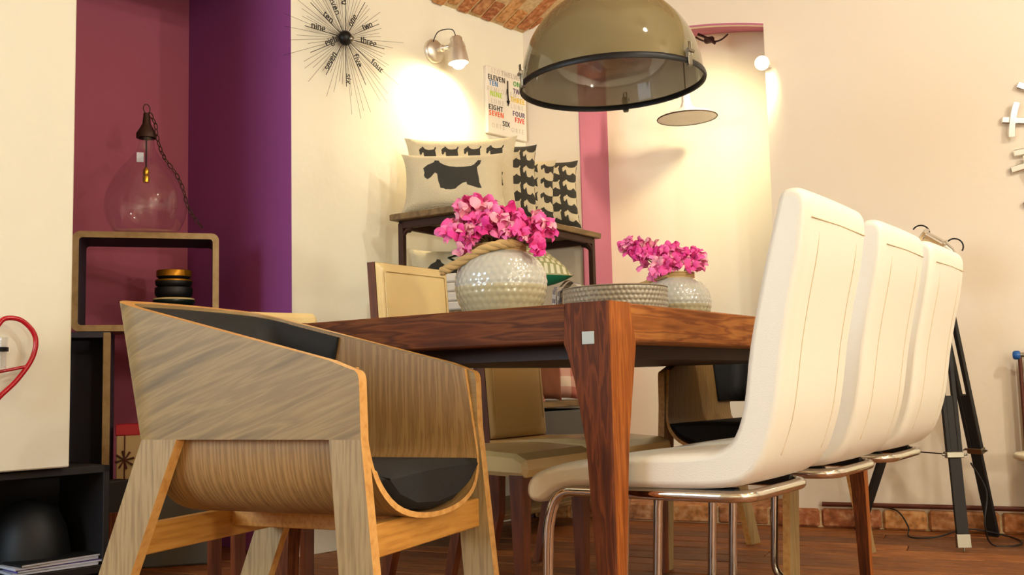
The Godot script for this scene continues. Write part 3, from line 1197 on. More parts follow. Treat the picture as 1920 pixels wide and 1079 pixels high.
func make_white_chair() -> Node3D:
	var t := thing("cantilever_chair", "", "chair", Vector3.ZERO, 0.0, "white cantilever chairs along the table")
	# side profile in (x, y): seat tip under the table, backrest towards +x
	var key := [[0.193, 0.403], [0.2, 0.424], [0.226, 0.442], [0.303, 0.462], [0.446, 0.477], [0.57, 0.484], [0.628, 0.497], [0.655, 0.53], [0.671, 0.591], [0.684, 0.676], [0.717, 0.816], [0.735, 0.882], [0.75, 0.935], [0.758, 0.95], [0.77, 0.956], [0.79, 0.954], [0.805, 0.94], [0.808, 0.91], [0.797, 0.84], [0.778, 0.76], [0.761, 0.68], [0.748, 0.6], [0.735, 0.54], [0.71, 0.475], [0.68, 0.44], [0.64, 0.423], [0.55, 0.416], [0.4, 0.414], [0.3, 0.412], [0.26, 0.398], [0.232, 0.38], [0.21, 0.377], [0.197, 0.386]]
	var pts := []
	for k in key:
		pts.append(Vector3(k[0], k[1], 0))
	pts = curve(pts, 3, true)
	var n := pts.size()
	var nrm := []
	for i in n:
		var d: Vector3 = (pts[(i + 1) % n] - pts[(i - 1 + n) % n]).normalized()
		nrm.append(Vector3(-d.y, d.x, 0))    # outwards: the profile runs clockwise
	var hw := 0.182
	var rings := []
	var layers := []
	for k in 9:
		var a := PI / 2 * k / 8.0
		layers.append([-hw + 0.03 * (1 - cos(a)), 0.0155 * (1 - sin(a))])
	for k in range(1, 6):
		layers.append([lerpf(-hw + 0.03, hw - 0.03, k / 6.0), -0.0015 * sin(PI * k / 6.0)])
	for k in range(8, -1, -1):
		var a := PI / 2 * k / 8.0
		layers.append([hw - 0.03 * (1 - cos(a)), 0.0155 * (1 - sin(a))])
	for q in layers:
		var ring := []
		for i in n:
			var nn: Vector3 = nrm[i]
			ring.append(pts[i] - nn * q[1] + Vector3(0, 0, q[0]))
		ring.reverse()
		rings.append(ring)
	var s := begin()
	loft(s, rings, true, false)
	# flat end faces
	s.set_smooth_group(-1)
	for e in 2:
		var p2 := PackedVector2Array()
		for p in rings[-1 if e else 0]:
			p2.append(Vector2(p.x, p.y))
		var ix := Geometry2D.triangulate_polygon(p2)
		var r: Array = rings[-1 if e else 0]
		for k in range(0, ix.size(), 3):
			var ccw := (p2[ix[k + 1]] - p2[ix[k]]).cross(p2[ix[k + 2]] - p2[ix[k]]) > 0
			if ccw == (e == 1):
				tri(s, r[ix[k]], r[ix[k + 1]], r[ix[k + 2]])
			else:
				tri(s, r[ix[k]], r[ix[k + 2]], r[ix[k + 1]])
	var body := obj("upholstered_seat", s, M.white_leather, t)
	# stitched seams on the back of the chair
	s = begin()
	var back := [[0.806, 0.905], [0.797, 0.84], [0.778, 0.76], [0.761, 0.68], [0.748, 0.6], [0.735, 0.54], [0.712, 0.478]]
	var line := []
	for k in back:
		line.append(Vector3(k[0] + 0.0008, k[1], -hw + 0.07))
	tube(s, curve(line, 4), 0.001, 6)
	line = []
	for k in back:
		line.append(Vector3(k[0] + 0.0008, k[1], hw - 0.07))
	tube(s, curve(line, 4), 0.001, 6)
	tube(s, [Vector3(0.808, 0.9, -hw + 0.022), Vector3(0.8085, 0.902, 0), Vector3(0.808, 0.9, hw - 0.022)], 0.0014, 6)
	obj("seam", s, M.stitching, body)
	# one bent chrome tube: runners, front legs, seat sides and rear cross bar
	var z := 0.16
	var frame := [Vector3(0.62, 0.013, -z), Vector3(0.22, 0.013, -z), Vector3(0.237, 0.34, -z), Vector3(0.262, 0.403, -z), Vector3(0.665, 0.405, -z), Vector3(0.665, 0.405, z), Vector3(0.262, 0.403, z), Vector3(0.237, 0.34, z), Vector3(0.22, 0.013, z), Vector3(0.62, 0.013, z)]
	s = begin()
	tube(s, rounded_path(frame, 0.055, 8), 0.0115, 14)
	obj("frame", s, M.chrome, t)
	s = begin()
	for e in [-1.0, 1.0]:
		box(s, Vector3(0.3, 0.398, minf(e * 0.13, e * 0.15)), Vector3(0.64, 0.42, maxf(e * 0.13, e * 0.15)), 0.003)
	box(s, Vector3(0.32, 0.4, -0.14), Vector3(0.36, 0.42, 0.14), 0.003)
	obj("bracket", s, M.black_metal, t)
	return t


# ------------------------------------------------------------------ cream leather chairs
func make_leather_chairs() -> void:
	var t := thing("leather_chair", "cream leather dining chair with a glossy stitched back rising above the table top", "chair", Vector3(0, 0, 0.08), 0.0, "cream leather chairs")
	var hw := 0.166
	# backrest: brown wooden frame behind, stitched pad in front (front faces +x)
	var lean := func(y: float) -> float: return -0.585 - (y - 0.45) * 0.075
	var s := begin()
	for pc in [[-hw, hw, 0.40, 0.985, -0.045, -0.016]]:
		var ring0 := []
		var ring1 := []
		for k in [[pc[4], pc[0]], [pc[5], pc[0]], [pc[5], pc[1]], [pc[4], pc[1]]]:
			ring0.append(Vector3(lean.call(pc[2]) + k[0], pc[2], k[1]))
			ring1.append(Vector3(lean.call(pc[3]) + k[0], pc[3], k[1]))
		ring0.reverse()
		ring1.reverse()
		loft(s, [ring0, ring1])
	obj("back_frame", s, M.walnut, t)
	s = begin()
	var f := func(u: float, v: float) -> Vector3:
		var y := lerpf(0.44, 0.984, v)
		var e := minf(minf(u, 1 - u) * 0.33, minf(v, 1 - v) * 0.54)
		var x: float = lean.call(y) + 0.0 - 0.014 * pow(clampf(1.0 - e / 0.02, 0, 1), 2.0)
		if absf(e - 0.024) < 0.004:
			x -= 0.002
		return Vector3(x, y, lerpf(hw - 0.001, -hw + 0.001, u))
	grid(s, f, 40, 60)
	s.set_smooth_group(0)
	var pad := obj("back_pad", s, M.cream_leather, t)
	s = begin()
	var bo := []
	for k in [[hw - 0.024, 0.5], [hw - 0.024, 0.958], [-hw + 0.024, 0.958], [-hw + 0.024, 0.5]]:
		bo.append(Vector3(lean.call(k[1]) + 0.0005, k[1], k[0]))
	tube(s, rounded_path(bo, 0.01, 4), 0.0022, 6)
	obj("piping", s, M.cream_leather, pad)
	# seat
	s = begin()
	var prof := [Vector2(-0.6, 0.39), Vector2(-0.12, 0.375), Vector2(-0.112, 0.395), Vector2(-0.118, 0.42), Vector2(-0.15, 0.436), Vector2(-0.3, 0.446), Vector2(-0.45, 0.44), Vector2(-0.6, 0.436)]
	prism(s, prof, -hw - 0.012, hw + 0.012, Transform3D(), false, 0.012)
	obj("seat", s, M.cream_leather, t)
	for sx in [-0.585, -0.15]:
		for sz in [-1.0, 1.0]:
			s = begin()
			var o := Vector3(sx, 0, sz * (hw - 0.015))
			var foot := Vector3(-0.05 if sx < -0.3 else 0.0, 0, 0)
			loft(s, [sq(o + foot, 0.0, 0.013), sq(o, 0.2, 0.017), sq(o, 0.38, 0.021)])
			obj("leg", s, M.walnut, t)
	dup(t, "leather_chair", Vector3(0, 0, -0.42), 0.0, "cream leather dining chair mostly hidden by the big vase, seen below the table", "cream leather chairs")
	# a low-backed one whose top just shows over the armchair rim
	var b := thing("leather_stool", "cream padded stool of which only the top edge shows over the armchair rim", "stool", Vector3(-0.66, 0, 0.66), deg_to_rad(-14))
	s = begin()
	box(s, Vector3(-0.09, 0.74, -0.12), Vector3(0.09, 0.813, 0.12), 0.012)
	obj("seat", s, M.cream_leather, b)
	for sx in [-0.065, 0.065]:
		for sz in [-0.095, 0.095]:
			s = begin()
			loft(s, [sq(Vector3(sx, 0, sz), 0.0, 0.012), sq(Vector3(sx, 0, sz), 0.742, 0.016)])
			obj("leg", s, M.walnut, b)


func sq(c: Vector3, y: float, h: float) -> Array:
	return [c + Vector3(-h, y, h), c + Vector3(h, y, h), c + Vector3(h, y, -h), c + Vector3(-h, y, -h)]


# ------------------------------------------------------------------ shelf unit
func make_shelf_unit() -> void:
	# local origin: near corner on the floor; x goes left (negative), z goes back (negative)
	var t := thing("shelf_unit", "tall shelf unit with a wooden top and dark metal legs carrying dog cushions", "shelf", Vector3(-0.88, 0, -0.555), deg_to_rad(2.0))
	var s := begin()
	box(s, Vector3(-0.4, 1.27, -1.03), Vector3(0, 1.295, 0), 0.003)
	obj("top_board", s, M.shelf_wood, t)
	var bars := begin()
	for x in [-0.375, -0.025]:
		for z in [-0.98, -0.05]:
			s = begin()
			box(s, Vector3(x - 0.012, 0, z - 0.012), Vector3(x + 0.012, 1.262, z + 0.012), 0.002)
			obj("leg", s, M.rust_metal, t)
	for z in [-0.98, -0.05]:
		box(bars, Vector3(-0.385, 1.24, z - 0.01), Vector3(-0.015, 1.27, z + 0.01), 0.002)
	for x in [-0.375, -0.025]:
		box(bars, Vector3(x - 0.01, 1.24, -0.99), Vector3(x + 0.01, 1.27, -0.04), 0.002)
	obj("top_rail", bars, M.rust_metal, t)
	# curved corner braces
	for x in [-0.375, -0.025]:
		for z in [-0.98, -0.05]:
			s = begin()
			var dz := 1.0 if z < -0.5 else -1.0
			var dx := 1.0 if x < -0.2 else -1.0
			for d in [Vector3(0, 0, dz), Vector3(dx, 0, 0)]:
				var ar := []
				for k in 7:
					var a := PI / 2 * k / 6
					ar.append(Vector3(x, 1.19, z) + d * (0.05 - 0.05 * cos(a)) + Vector3.UP * 0.05 * sin(a))
				tube(s, ar, 0.009, 8)
			obj("corner_brace", s, M.rust_metal, t)
	for h in [[0.88, 0.9], [0.515, 0.54]]:
		s = begin()
		box(s, Vector3(-0.39, h[0], -1.0), Vector3(-0.01, h[1], -0.03), 0.003)
		obj("shelf_board", s, M.shelf_wood, t)
	s = begin()
	box(s, Vector3(-0.38, 0.3, -0.99), Vector3(-0.02, 0.5, -0.04), 0.004)
	obj("lower_case", s, M.cube_grey, t, "grey lower compartment under the boards")
	s = begin()
	box(s, Vector3(-0.38, 0.1, -0.99), Vector3(-0.02, 0.12, -0.04), 0.003)
	obj("shelf_board", s, M.shelf_wood, t)


func pillow(called: String, label: String, w: float, h: float, t: float, at: Vector3, turn: float, tip: float, front: Material, back: Material, group: String, roll := 0.0) -> Node3D:
	var o := thing(called, label, "cushion", at, 0.0, group)
	o.basis = Basis(Vector3.UP, turn) * Basis(Vector3.RIGHT, tip) * Basis(Vector3.BACK, roll)
	var p := pillow_shape(w, h, t)
	obj("front_cover", p[0], front, o)
	obj("back_cover", p[1], back, o)
	return o


func make_cushions() -> void:
	var g := "dog cushions on the shelf unit"
	pillow("dog_cushion", "oblong beige linen cushion printed with one large black terrier", 0.42, 0.245, 0.13, Vector3(-1.06, 1.296, -0.68), deg_to_rad(35.8), -0.12, M.print_big_dog, M.linen, g)
	pillow("dog_cushion", "long beige cushion with a row of small black terriers behind the big-dog cushion", 0.47, 0.345, 0.1, Vector3(-1.115, 1.296, -0.8), deg_to_rad(35.0), -0.1, M.print_dog_row, M.linen, g)
	var nrm := deg_to_rad(48.7)
	pillow("dog_cushion", "black cushion with cream terriers, right beside the large-terrier cushion", 0.27, 0.335, 0.09, Vector3(-1.008, 1.296, -0.967), nrm, -0.1, M.print_dogs_dark, M.charcoal_cloth, g, -0.03)
	pillow("dog_cushion", "cream cushion with small black terriers between two black cushions", 0.3, 0.3, 0.09, Vector3(-1.03, 1.296, -1.11), nrm, -0.1, M.print_dogs_light, M.linen, g, -0.06)
	pillow("dog_cushion", "black cushion with cream terriers at the far end of the row, against the pink reveal", 0.33, 0.315, 0.09, Vector3(-1.02, 1.296, -1.28), nrm, -0.08, M.print_dogs_dark, M.charcoal_cloth, g)


func make_shelf_stock() -> void:
	# middle board
	var o := pillow("satin_cushion", "pale patterned satin cushion with an emerald green underside lying on the shelf", 0.4, 0.4, 0.16, Vector3(-1.06, 0.985, -0.9), 0.0, 0.0, M.woven_pale, M.green_satin, "")
	o.basis = Basis(Vector3.UP, deg_to_rad(50)) * Basis(Vector3.RIGHT, deg_to_rad(-72))
	o.position = Vector3(-0.84, 1.04, -0.84)
	for i in 4:
		var t := thing("folded_towel", ["cream folded towel at the bottom of the pile on the shelf", "second cream folded towel from the bottom of the pile", "third cream folded towel from the bottom of the pile", "topmost cream folded towel of the pile behind the leather chair"][i], "towel", Vector3(-1.07, 0.9 + i * 0.036, -0.64), deg_to_rad(8), "folded towels on the shelf")
		var s := begin()
		var prof := []
		for k in 9:
			var a := -PI / 2 + PI * k / 8
			prof.append(Vector2(0.13 + cos(a) * 0.017, 0.018 + sin(a) * 0.017))
		prof.append_array([Vector2(-0.12, 0.035), Vector2(-0.12, 0.001)])
		prism(s, prof, -0.07, 0.07, Transform3D(), true, 0.006)
		obj("fold", s, M.towel, t)
	var d := pillow("dog_cushion", "shaded grey cushion with a dark terrier standing on the shelf behind the leather chair", 0.36, 0.29, 0.1, Vector3(-1.22, 0.901, -0.86), deg_to_rad(42), -0.1, M.print_big_dog, M.linen, "")
	d.name = numbered("grey_cushion")
	# lower board
	pillow("check_cushion", "pink and cream checked cushion on the low shelf, nearer the table leg", 0.26, 0.24, 0.12, Vector3(-1.0, 0.541, -0.98), deg_to_rad(50), -0.1, M.pink_check, M.pink_check, "checked cushions on the low shelf")
	pillow("check_cushion", "pink and cream checked cushion on the low shelf behind the brown one", 0.26, 0.24, 0.12, Vector3(-0.99, 0.541, -1.25), deg_to_rad(50), -0.1, M.pink_check, M.pink_check, "checked cushions on the low shelf")
	pillow("brown_cushion", "brown leather cushion between the checked cushions on the low shelf", 0.15, 0.22, 0.09, Vector3(-0.93, 0.541, -1.1), deg_to_rad(55), -0.08, M.brown_leather, M.brown_leather, "")


# ------------------------------------------------------------------ things on the table
func jar(called: String, label: String, at: Vector3) -> Node3D:
	var t := thing(called, label, "vase", at, 0.4, "pearl glass vases")
	var prof := func(v: float) -> Vector2:
		var pts := [[0.066, 0.0], [0.086, 0.012], [0.104, 0.05], [0.11, 0.085], [0.104, 0.118], [0.086, 0.146], [0.062, 0.163], [0.057, 0.17]]
		var x: float = v * (pts.size() - 1)
		var i := mini(int(x), pts.size() - 2)
		var p0 := Vector2(pts[maxi(i - 1, 0)][0], pts[maxi(i - 1, 0)][1])
		var p1 := Vector2(pts[i][0], pts[i][1])
		var p2 := Vector2(pts[i + 1][0], pts[i + 1][1])
		var p3 := Vector2(pts[mini(i + 2, 7)][0], pts[mini(i + 2, 7)][1])
		return p1.cubic_interpolate(p2, p0, p3, x - i)
	for part in 2:
		var v0: float = 0.0 if part == 0 else 0.405
		var v1: float = 0.405 if part == 0 else 1.0
		var s := begin()
		var f := func(u: float, v: float) -> Vector3:
			var q: Vector2 = prof.call(lerpf(v0, v1, v))
			var k := 36.0
			var row := q.y / 0.0165
			var du := u * k + (0.5 if int(floor(row)) % 2 else 0.0)
			var fx: float = (du - floor(du)) * 2 - 1
			var fy: float = (row - floor(row)) * 2 - 1
			var dome := maxf(0.0, 1.0 - fx * fx * 0.9 - fy * fy * 0.9)
			var r := q.x + 0.0016 * dome * clampf((0.16 - q.y) / 0.02, 0.0, 1.0)
			return Vector3(cos(u * TAU) * r, q.y, -sin(u * TAU) * r)
		grid(s, f, 288, 36 if part == 0 else 54)
		obj("body" if part == 1 else "lower_body", s, M.pearl_glass if part == 1 else M.pearl_glass_base, t, "" if part == 1 else "beige lower third of the vase")
	var s := begin()
	lathe(s, [Vector2(0.05, 0.15), Vector2(0.05, 0.178), Vector2(0.056, 0.18), Vector2(0.058, 0.17)], 40)
	obj("rim", s, M.pearl_glass, t)
	s = begin()
	for k in 4:
		var ring := []
		for i in 36:
			var a := TAU * i / 36
			ring.append(Vector3(cos(a) * 0.0605, 0.1635 + k * 0.0052, sin(a) * 0.0605))
		tube(s, ring, 0.003, 7, true)
	obj("twine_collar", s, M.jute, t, "twine wound round the neck")
	return t


func rope_loop(vase: Node3D, pts: Array, r0: float, crimp: Vector3, dirn: Vector3) -> void:
	var inv := vase.transform.affine_inverse()
	var path := []
	for p in curve(pts, 8):
		path.append(inv * p)
	var s := begin()
	var side := (Vector3(0.4, 0.5, 0.76)).normalized()
	for e in 3:      # strands twisted round one another
		var tw := []
		var rad := []
		for i in path.size():
			var a := i * 0.7 + e * TAU / 3
			var k := smoothstep(0.0, 0.25, float(i) / path.size())
			tw.append(path[i] + (Vector3.UP * sin(a) + side * cos(a)) * r0 * 0.42 * k)
			rad.append(lerpf(0.0022, r0 * 0.8, k))
		tube(s, tw, rad, 8)
	obj("rope_handle", s, M.jute, vase, "thick jute rope handle dropped to the side")
	s = begin()
	var c := inv * crimp
	var d := (inv.basis * dirn).normalized()
	tube(s, [c - d * 0.011, c + d * 0.011], 0.0058, 12)
	obj("crimp", s, M.brass if r0 > 0.007 else M.chrome, vase, "metal clamp on the rope")


func petal_mesh(variant: int) -> ArrayMesh:
	# three papery bracts round a centre, opening along +y
	var s := begin()
	var r := RandomNumberGenerator.new()
	r.seed = 70 + variant
	for k in 3:
		var yaw := TAU * k / 3 + r.randf_range(-0.3, 0.3)
		var open := r.randf_range(0.5, 1.05)
		var size := r.randf_range(0.85, 1.15)
		var tw := r.randf_range(-0.4, 0.4)
		var B := Basis(Vector3.UP, yaw) * Basis(Vector3.RIGHT, open)
		var f := func(u: float, v: float) -> Vector3:
			var x := (u - 0.5) * 2.0
			var wd := 0.0135 * pow(sin(PI * clampf(v * 0.86 + 0.1, 0, 1)), 0.8)
			var p := Vector3(x * wd, v * 0.031, 0.006 * x * x - 0.008 * sin(v * 2.6) + 0.003 * sin(x * 5 + v * 7 + variant))
			p = Basis(Vector3.UP, tw * v) * p
			return B * (p * size)
		grid(s, f, 5, 7)
	s.generate_normals()
	return s.commit()


func bougainvillea(called: String, label: String, base: Vector3, spots: Array, meshes: Array, seed_n: int, group: String) -> void:
	# spots: offsets (right, up, towards the viewer) from the vase mouth
	var t := thing(called, label, "flowers", base, 0.0, group)
	var right := Vector3(0.82, 0, -0.572)
	var fore := Vector3(0.572, 0, 0.82)
	var r := RandomNumberGenerator.new()
	r.seed = seed_n
	var stems := begin()
	for i in spots.size():
		var q: Array = spots[i]
		var p: Vector3 = right * q[0] + Vector3.UP * q[1] + fore * q[2]
		for k in 3:
			var o := obj("flower", meshes[r.randi_range(0, meshes.size() - 1)], M["petal_%d" % [0, 1, 0, 2, 3, 1][r.randi_range(0, 5)]], t)
			var out := (p - Vector3(0, -0.04, 0)).normalized() + Vector3(r.randf_range(-0.8, 0.8), r.randf_range(-0.5, 0.8), r.randf_range(-0.8, 0.8)) + fore * 0.35
			out = out.normalized()
			var side := out.cross(Vector3(0.3, 0.1, 0.9)).normalized()
			var b := Basis(side, out, side.cross(out)) * Basis(Vector3.UP, r.randf() * TAU)
			o.transform = Transform3D(b.scaled(Vector3.ONE * r.randf_range(0.95, 1.3)), p + Vector3(r.randf_range(-0.013, 0.013), r.randf_range(-0.012, 0.012), r.randf_range(-0.013, 0.013)))
		if i % 2 == 0:
			var foot := right * clampf(q[0], -0.03, 0.03)
			tube(stems, curve([foot + Vector3(0, -0.06, 0), foot + Vector3(0, 0.0, 0), foot.lerp(p, 0.6) + Vector3(0, 0.012, 0), p], 5), 0.0014, 6)
	obj("stem", stems, M.stem_green, t)


func make_vases() -> void:
	var v1 := jar("pearl_vase", "big pearly glass vase with a beige base and a thick rope handle", Vector3(-0.022, 0.77, 0.478))
	var v2 := jar("pearl_vase", "pearly glass vase with rope collar half hidden behind the round planter", Vector3(-0.01, 0.77, -0.444))
	rope_loop(v1, [Vector3(0.045, 0.946, 0.46), Vector3(0.03, 0.946, 0.52), Vector3(-0.015, 0.932, 0.56), Vector3(-0.08, 0.902, 0.575), Vector3(-0.118, 0.886, 0.585)], 0.0095, Vector3(0.026, 0.945, 0.528), Vector3(-0.6, -0.2, 0.5))
	rope_loop(v2, [Vector3(0.005, 0.94, -0.386), Vector3(-0.02, 0.934, -0.37), Vector3(-0.06, 0.922, -0.36), Vector3(-0.1, 0.912, -0.355)], 0.0055, Vector3(-0.022, 0.934, -0.37), Vector3(-0.7, -0.25, 0.2))
	var meshes := []
	for i in 5:
		meshes.append(petal_mesh(i))
	var s1 := [[-0.118, 0.035, 0.02], [-0.1, 0.05, 0.0], [-0.085, 0.02, 0.035], [-0.08, 0.075, 0.0], [-0.065, 0.095, -0.01], [-0.06, 0.05, 0.03], [-0.04, 0.075, 0.01], [-0.03, 0.03, 0.045], [-0.02, 0.06, 0.03], [-0.035, 0.095, -0.02], [0.0, 0.045, 0.045], [0.01, 0.02, 0.05], [0.02, 0.065, 0.0], [0.04, 0.04, 0.03], [0.05, 0.02, 0.045], [0.06, 0.05, 0.0], [0.08, 0.035, 0.02], [0.095, 0.05, 0.0], [0.09, 0.01, 0.03], [0.1, 0.025, 0.01], [0.075, -0.015, 0.05], [-0.075, -0.005, 0.04], [-0.055, 0.012, 0.05]]
	bougainvillea("bougainvillea_sprig", "magenta bougainvillea sprig in the vase with the thick rope", Vector3(-0.022, 0.948, 0.478), s1, meshes, 5, "bougainvillea on the table")
	var s2 := [[-0.148, 0.085, 0.0], [-0.13, 0.1, 0.0], [-0.125, 0.065, 0.02], [-0.105, 0.095, 0.0], [-0.1, 0.055, 0.03], [-0.085, 0.035, 0.03], [-0.08, 0.075, 0.02], [-0.06, 0.05, 0.035], [-0.055, 0.08, 0.0], [-0.06, 0.015, 0.045], [-0.035, 0.055, 0.02], [-0.03, 0.025, 0.045], [-0.01, 0.045, 0.02], [-0.005, 0.07, 0.0], [0.01, 0.025, 0.045], [0.025, 0.045, 0.01], [0.045, 0.03, 0.02], [0.06, 0.05, 0.0], [0.065, 0.02, 0.03], [0.08, 0.035, 0.0], [-0.07, -0.01, 0.05]]
	bougainvillea("bougainvillea_sprig", "pink bougainvillea sprig in the vase behind the planter", Vector3(-0.01, 0.948, -0.444), s2, meshes, 9, "bougainvillea on the table")
	# dark leaves hanging at the near vase
	var lf := thing("leafy_twig", "dark green leafy twig hanging beside the rope of the near vase", "twig", Vector3(-0.105, 0.93, 0.5))
	var s := begin()
	tube(s, curve([Vector3(0.06, 0.02, -0.01), Vector3(0.02, 0.02, 0), Vector3(-0.02, -0.01, 0)], 4), 0.0015, 6)
	obj("stem", s, M.stem_green, lf)
	for k in 12:
		s = begin()
		var r0 := rng.randf_range(0, TAU)
		var c := Vector3(rng.randf_range(-0.03, 0.035), rng.randf_range(-0.03, 0.02), rng.randf_range(-0.02, 0.02))
		var bb := Basis(Vector3.UP, r0) * Basis(Vector3.RIGHT, rng.randf_range(-0.8, 0.8))
		var f := func(u: float, v: float) -> Vector3:
			var x := (u - 0.5) * 2
			return c + bb * Vector3(x * 0.011 * sin(PI * v), 0.004 * x * x, v * 0.03)
		grid(s, f, 4, 6)
		obj("leaf", s, M.leaf_green, lf)


func make_planter() -> void:
	var t := thing("round_planter", "round zinc planter with a dimpled band standing between the two vases", "planter", Vector3(-0.02, 0.77, -0.08))
	var s := begin()
	var f := func(u: float, v: float) -> Vector3:
		var rows := 8.0
		var cols := 64.0
		var y := v * 0.107
		var row := v * rows
		var du := u * cols + (0.5 if int(floor(row)) % 2 else 0.0)
		var fx: float = (du - floor(du)) * 2 - 1
		var fy: float = (row - floor(row)) * 2 - 1
		var r := 0.146 + 0.0025 * maxf(0.0, 1.0 - fx * fx - fy * fy)
		return Vector3(cos(u * TAU) * r, y, -sin(u * TAU) * r)
	grid(s, f, 384, 48)
	obj("dimpled_wall", s, M.zinc, t)
	s = begin()
	lathe(s, [Vector2(0.145, 0.106), Vector2(0.148, 0.11), Vector2(0.143, 0.112), Vector2(0.139, 0.108), Vector2(0.138, 0.02), Vector2(0.0, 0.02)], 64)
	obj("rim", s, M.zinc, t)
	# checked ribbon knotted over the rim
	var c := thing("gingham_cloth", "grey gingham cloth draped over the planter rim beside the near vase", "cloth", Vector3(-0.02, 0.77, -0.08))
	for k in 2:
		s = begin()
		var a0: float = [3.55, 3.2][k]
		var g := func(u: float, v: float) -> Vector3:
			var a := a0 + (u - 0.5) * 0.34 * (0.55 + 0.6 * absf(v - 0.45)) + 0.1 * k * v
			var y := 0.118 - 0.112 * clampf((v - 0.3) / 0.7, 0, 1) + 0.012 * sin(v * 5 + u * 2)
			var r := 0.156 + 0.02 * sin(PI * v) + 0.006 * sin(u * 9 + v * 3)
			if v < 0.3:
				r = lerpf(0.11, 0.158, v / 0.3)
				y = 0.122 + 0.018 * sin(PI * v / 0.3)
			return Vector3(cos(a) * r, y, -sin(a) * r)
		grid(s, g, 14, 24)
		obj("fold", s, M.gingham, c)


# ------------------------------------------------------------------ lamps
func make_pendant() -> void:
	var t := thing("pendant_lamp", "big smoked glass dome pendant lamp with a dark metal rim over the table", "lamp", Vector3(0.025, 1.452, -0.02))
	t.basis = Basis(Vector3(0.57, 0, 0.82).normalized(), deg_to_rad(1.8))
	var s := begin()
	var outer := []
	var inner := []
	for i in 21:
		var a := PI / 2 * i / 20.0
		var q := Vector2(0.2555 * pow(cos(a), 0.92), 0.006 + 0.262 * sin(a))
		if q.x < 0.045:
			q = Vector2(0.045, q.y)
			outer.append(q)
			break
		outer.append(q)
	lathe(s, outer, 72)
	obj("glass_dome", s, M.smoked_glass, t)
	s = begin()
	lathe(s, [Vector2(0.255, -0.006), Vector2(0.2615, -0.006), Vector2(0.2635, 0.0), Vector2(0.2615, 0.008), Vector2(0.257, 0.011), Vector2(0.2545, 0.008), Vector2(0.2545, -0.004), Vector2(0.255, -0.006)], 72)
	obj("rim", s, M.black_metal, t)
	s = begin()
	lathe(s, [Vector2(0.0, 0.24), Vector2(0.03, 0.24), Vector2(0.046, 0.255), Vector2(0.048, 0.275), Vector2(0.03, 0.3), Vector2(0.018, 0.34), Vector2(0.0, 0.345)], 32)
	obj("cap", s, M.black_metal, t)
	s = begin()
	tube(s, [Vector3(0, 0.34, 0), Vector3(0, 1.38, 0)], 0.004, 8)
	obj("cord", s, M.black_metal, t)
	for k in 3:
		s = begin()
		var a: float = [-0.175, -2.27, -4.36][k]
		var b := Basis(Vector3.UP, a)
		# latch: a plate, a hook and a knurled pin
		var xf := Transform3D(b, b * Vector3(0.262, 0.0, 0))
		box(s, Vector3(0, -0.012, -0.009), Vector3(0.006, 0.034, 0.009), 0.002, xf)
		box(s, Vector3(-0.006, -0.014, -0.007), Vector3(0.005, -0.009, 0.007), 0.001, xf)
		tube(s, [xf * Vector3(0.007, 0.026, -0.012), xf * Vector3(0.007, 0.026, 0.012)], 0.005, 10)
		tube(s, [xf * Vector3(0.006, 0.012, -0.006), xf * Vector3(0.006, 0.05, -0.004), xf * Vector3(0.006, 0.05, 0.004), xf * Vector3(0.006, 0.012, 0.006)], 0.002, 6)
		obj("clip", s, M.nickel, t)


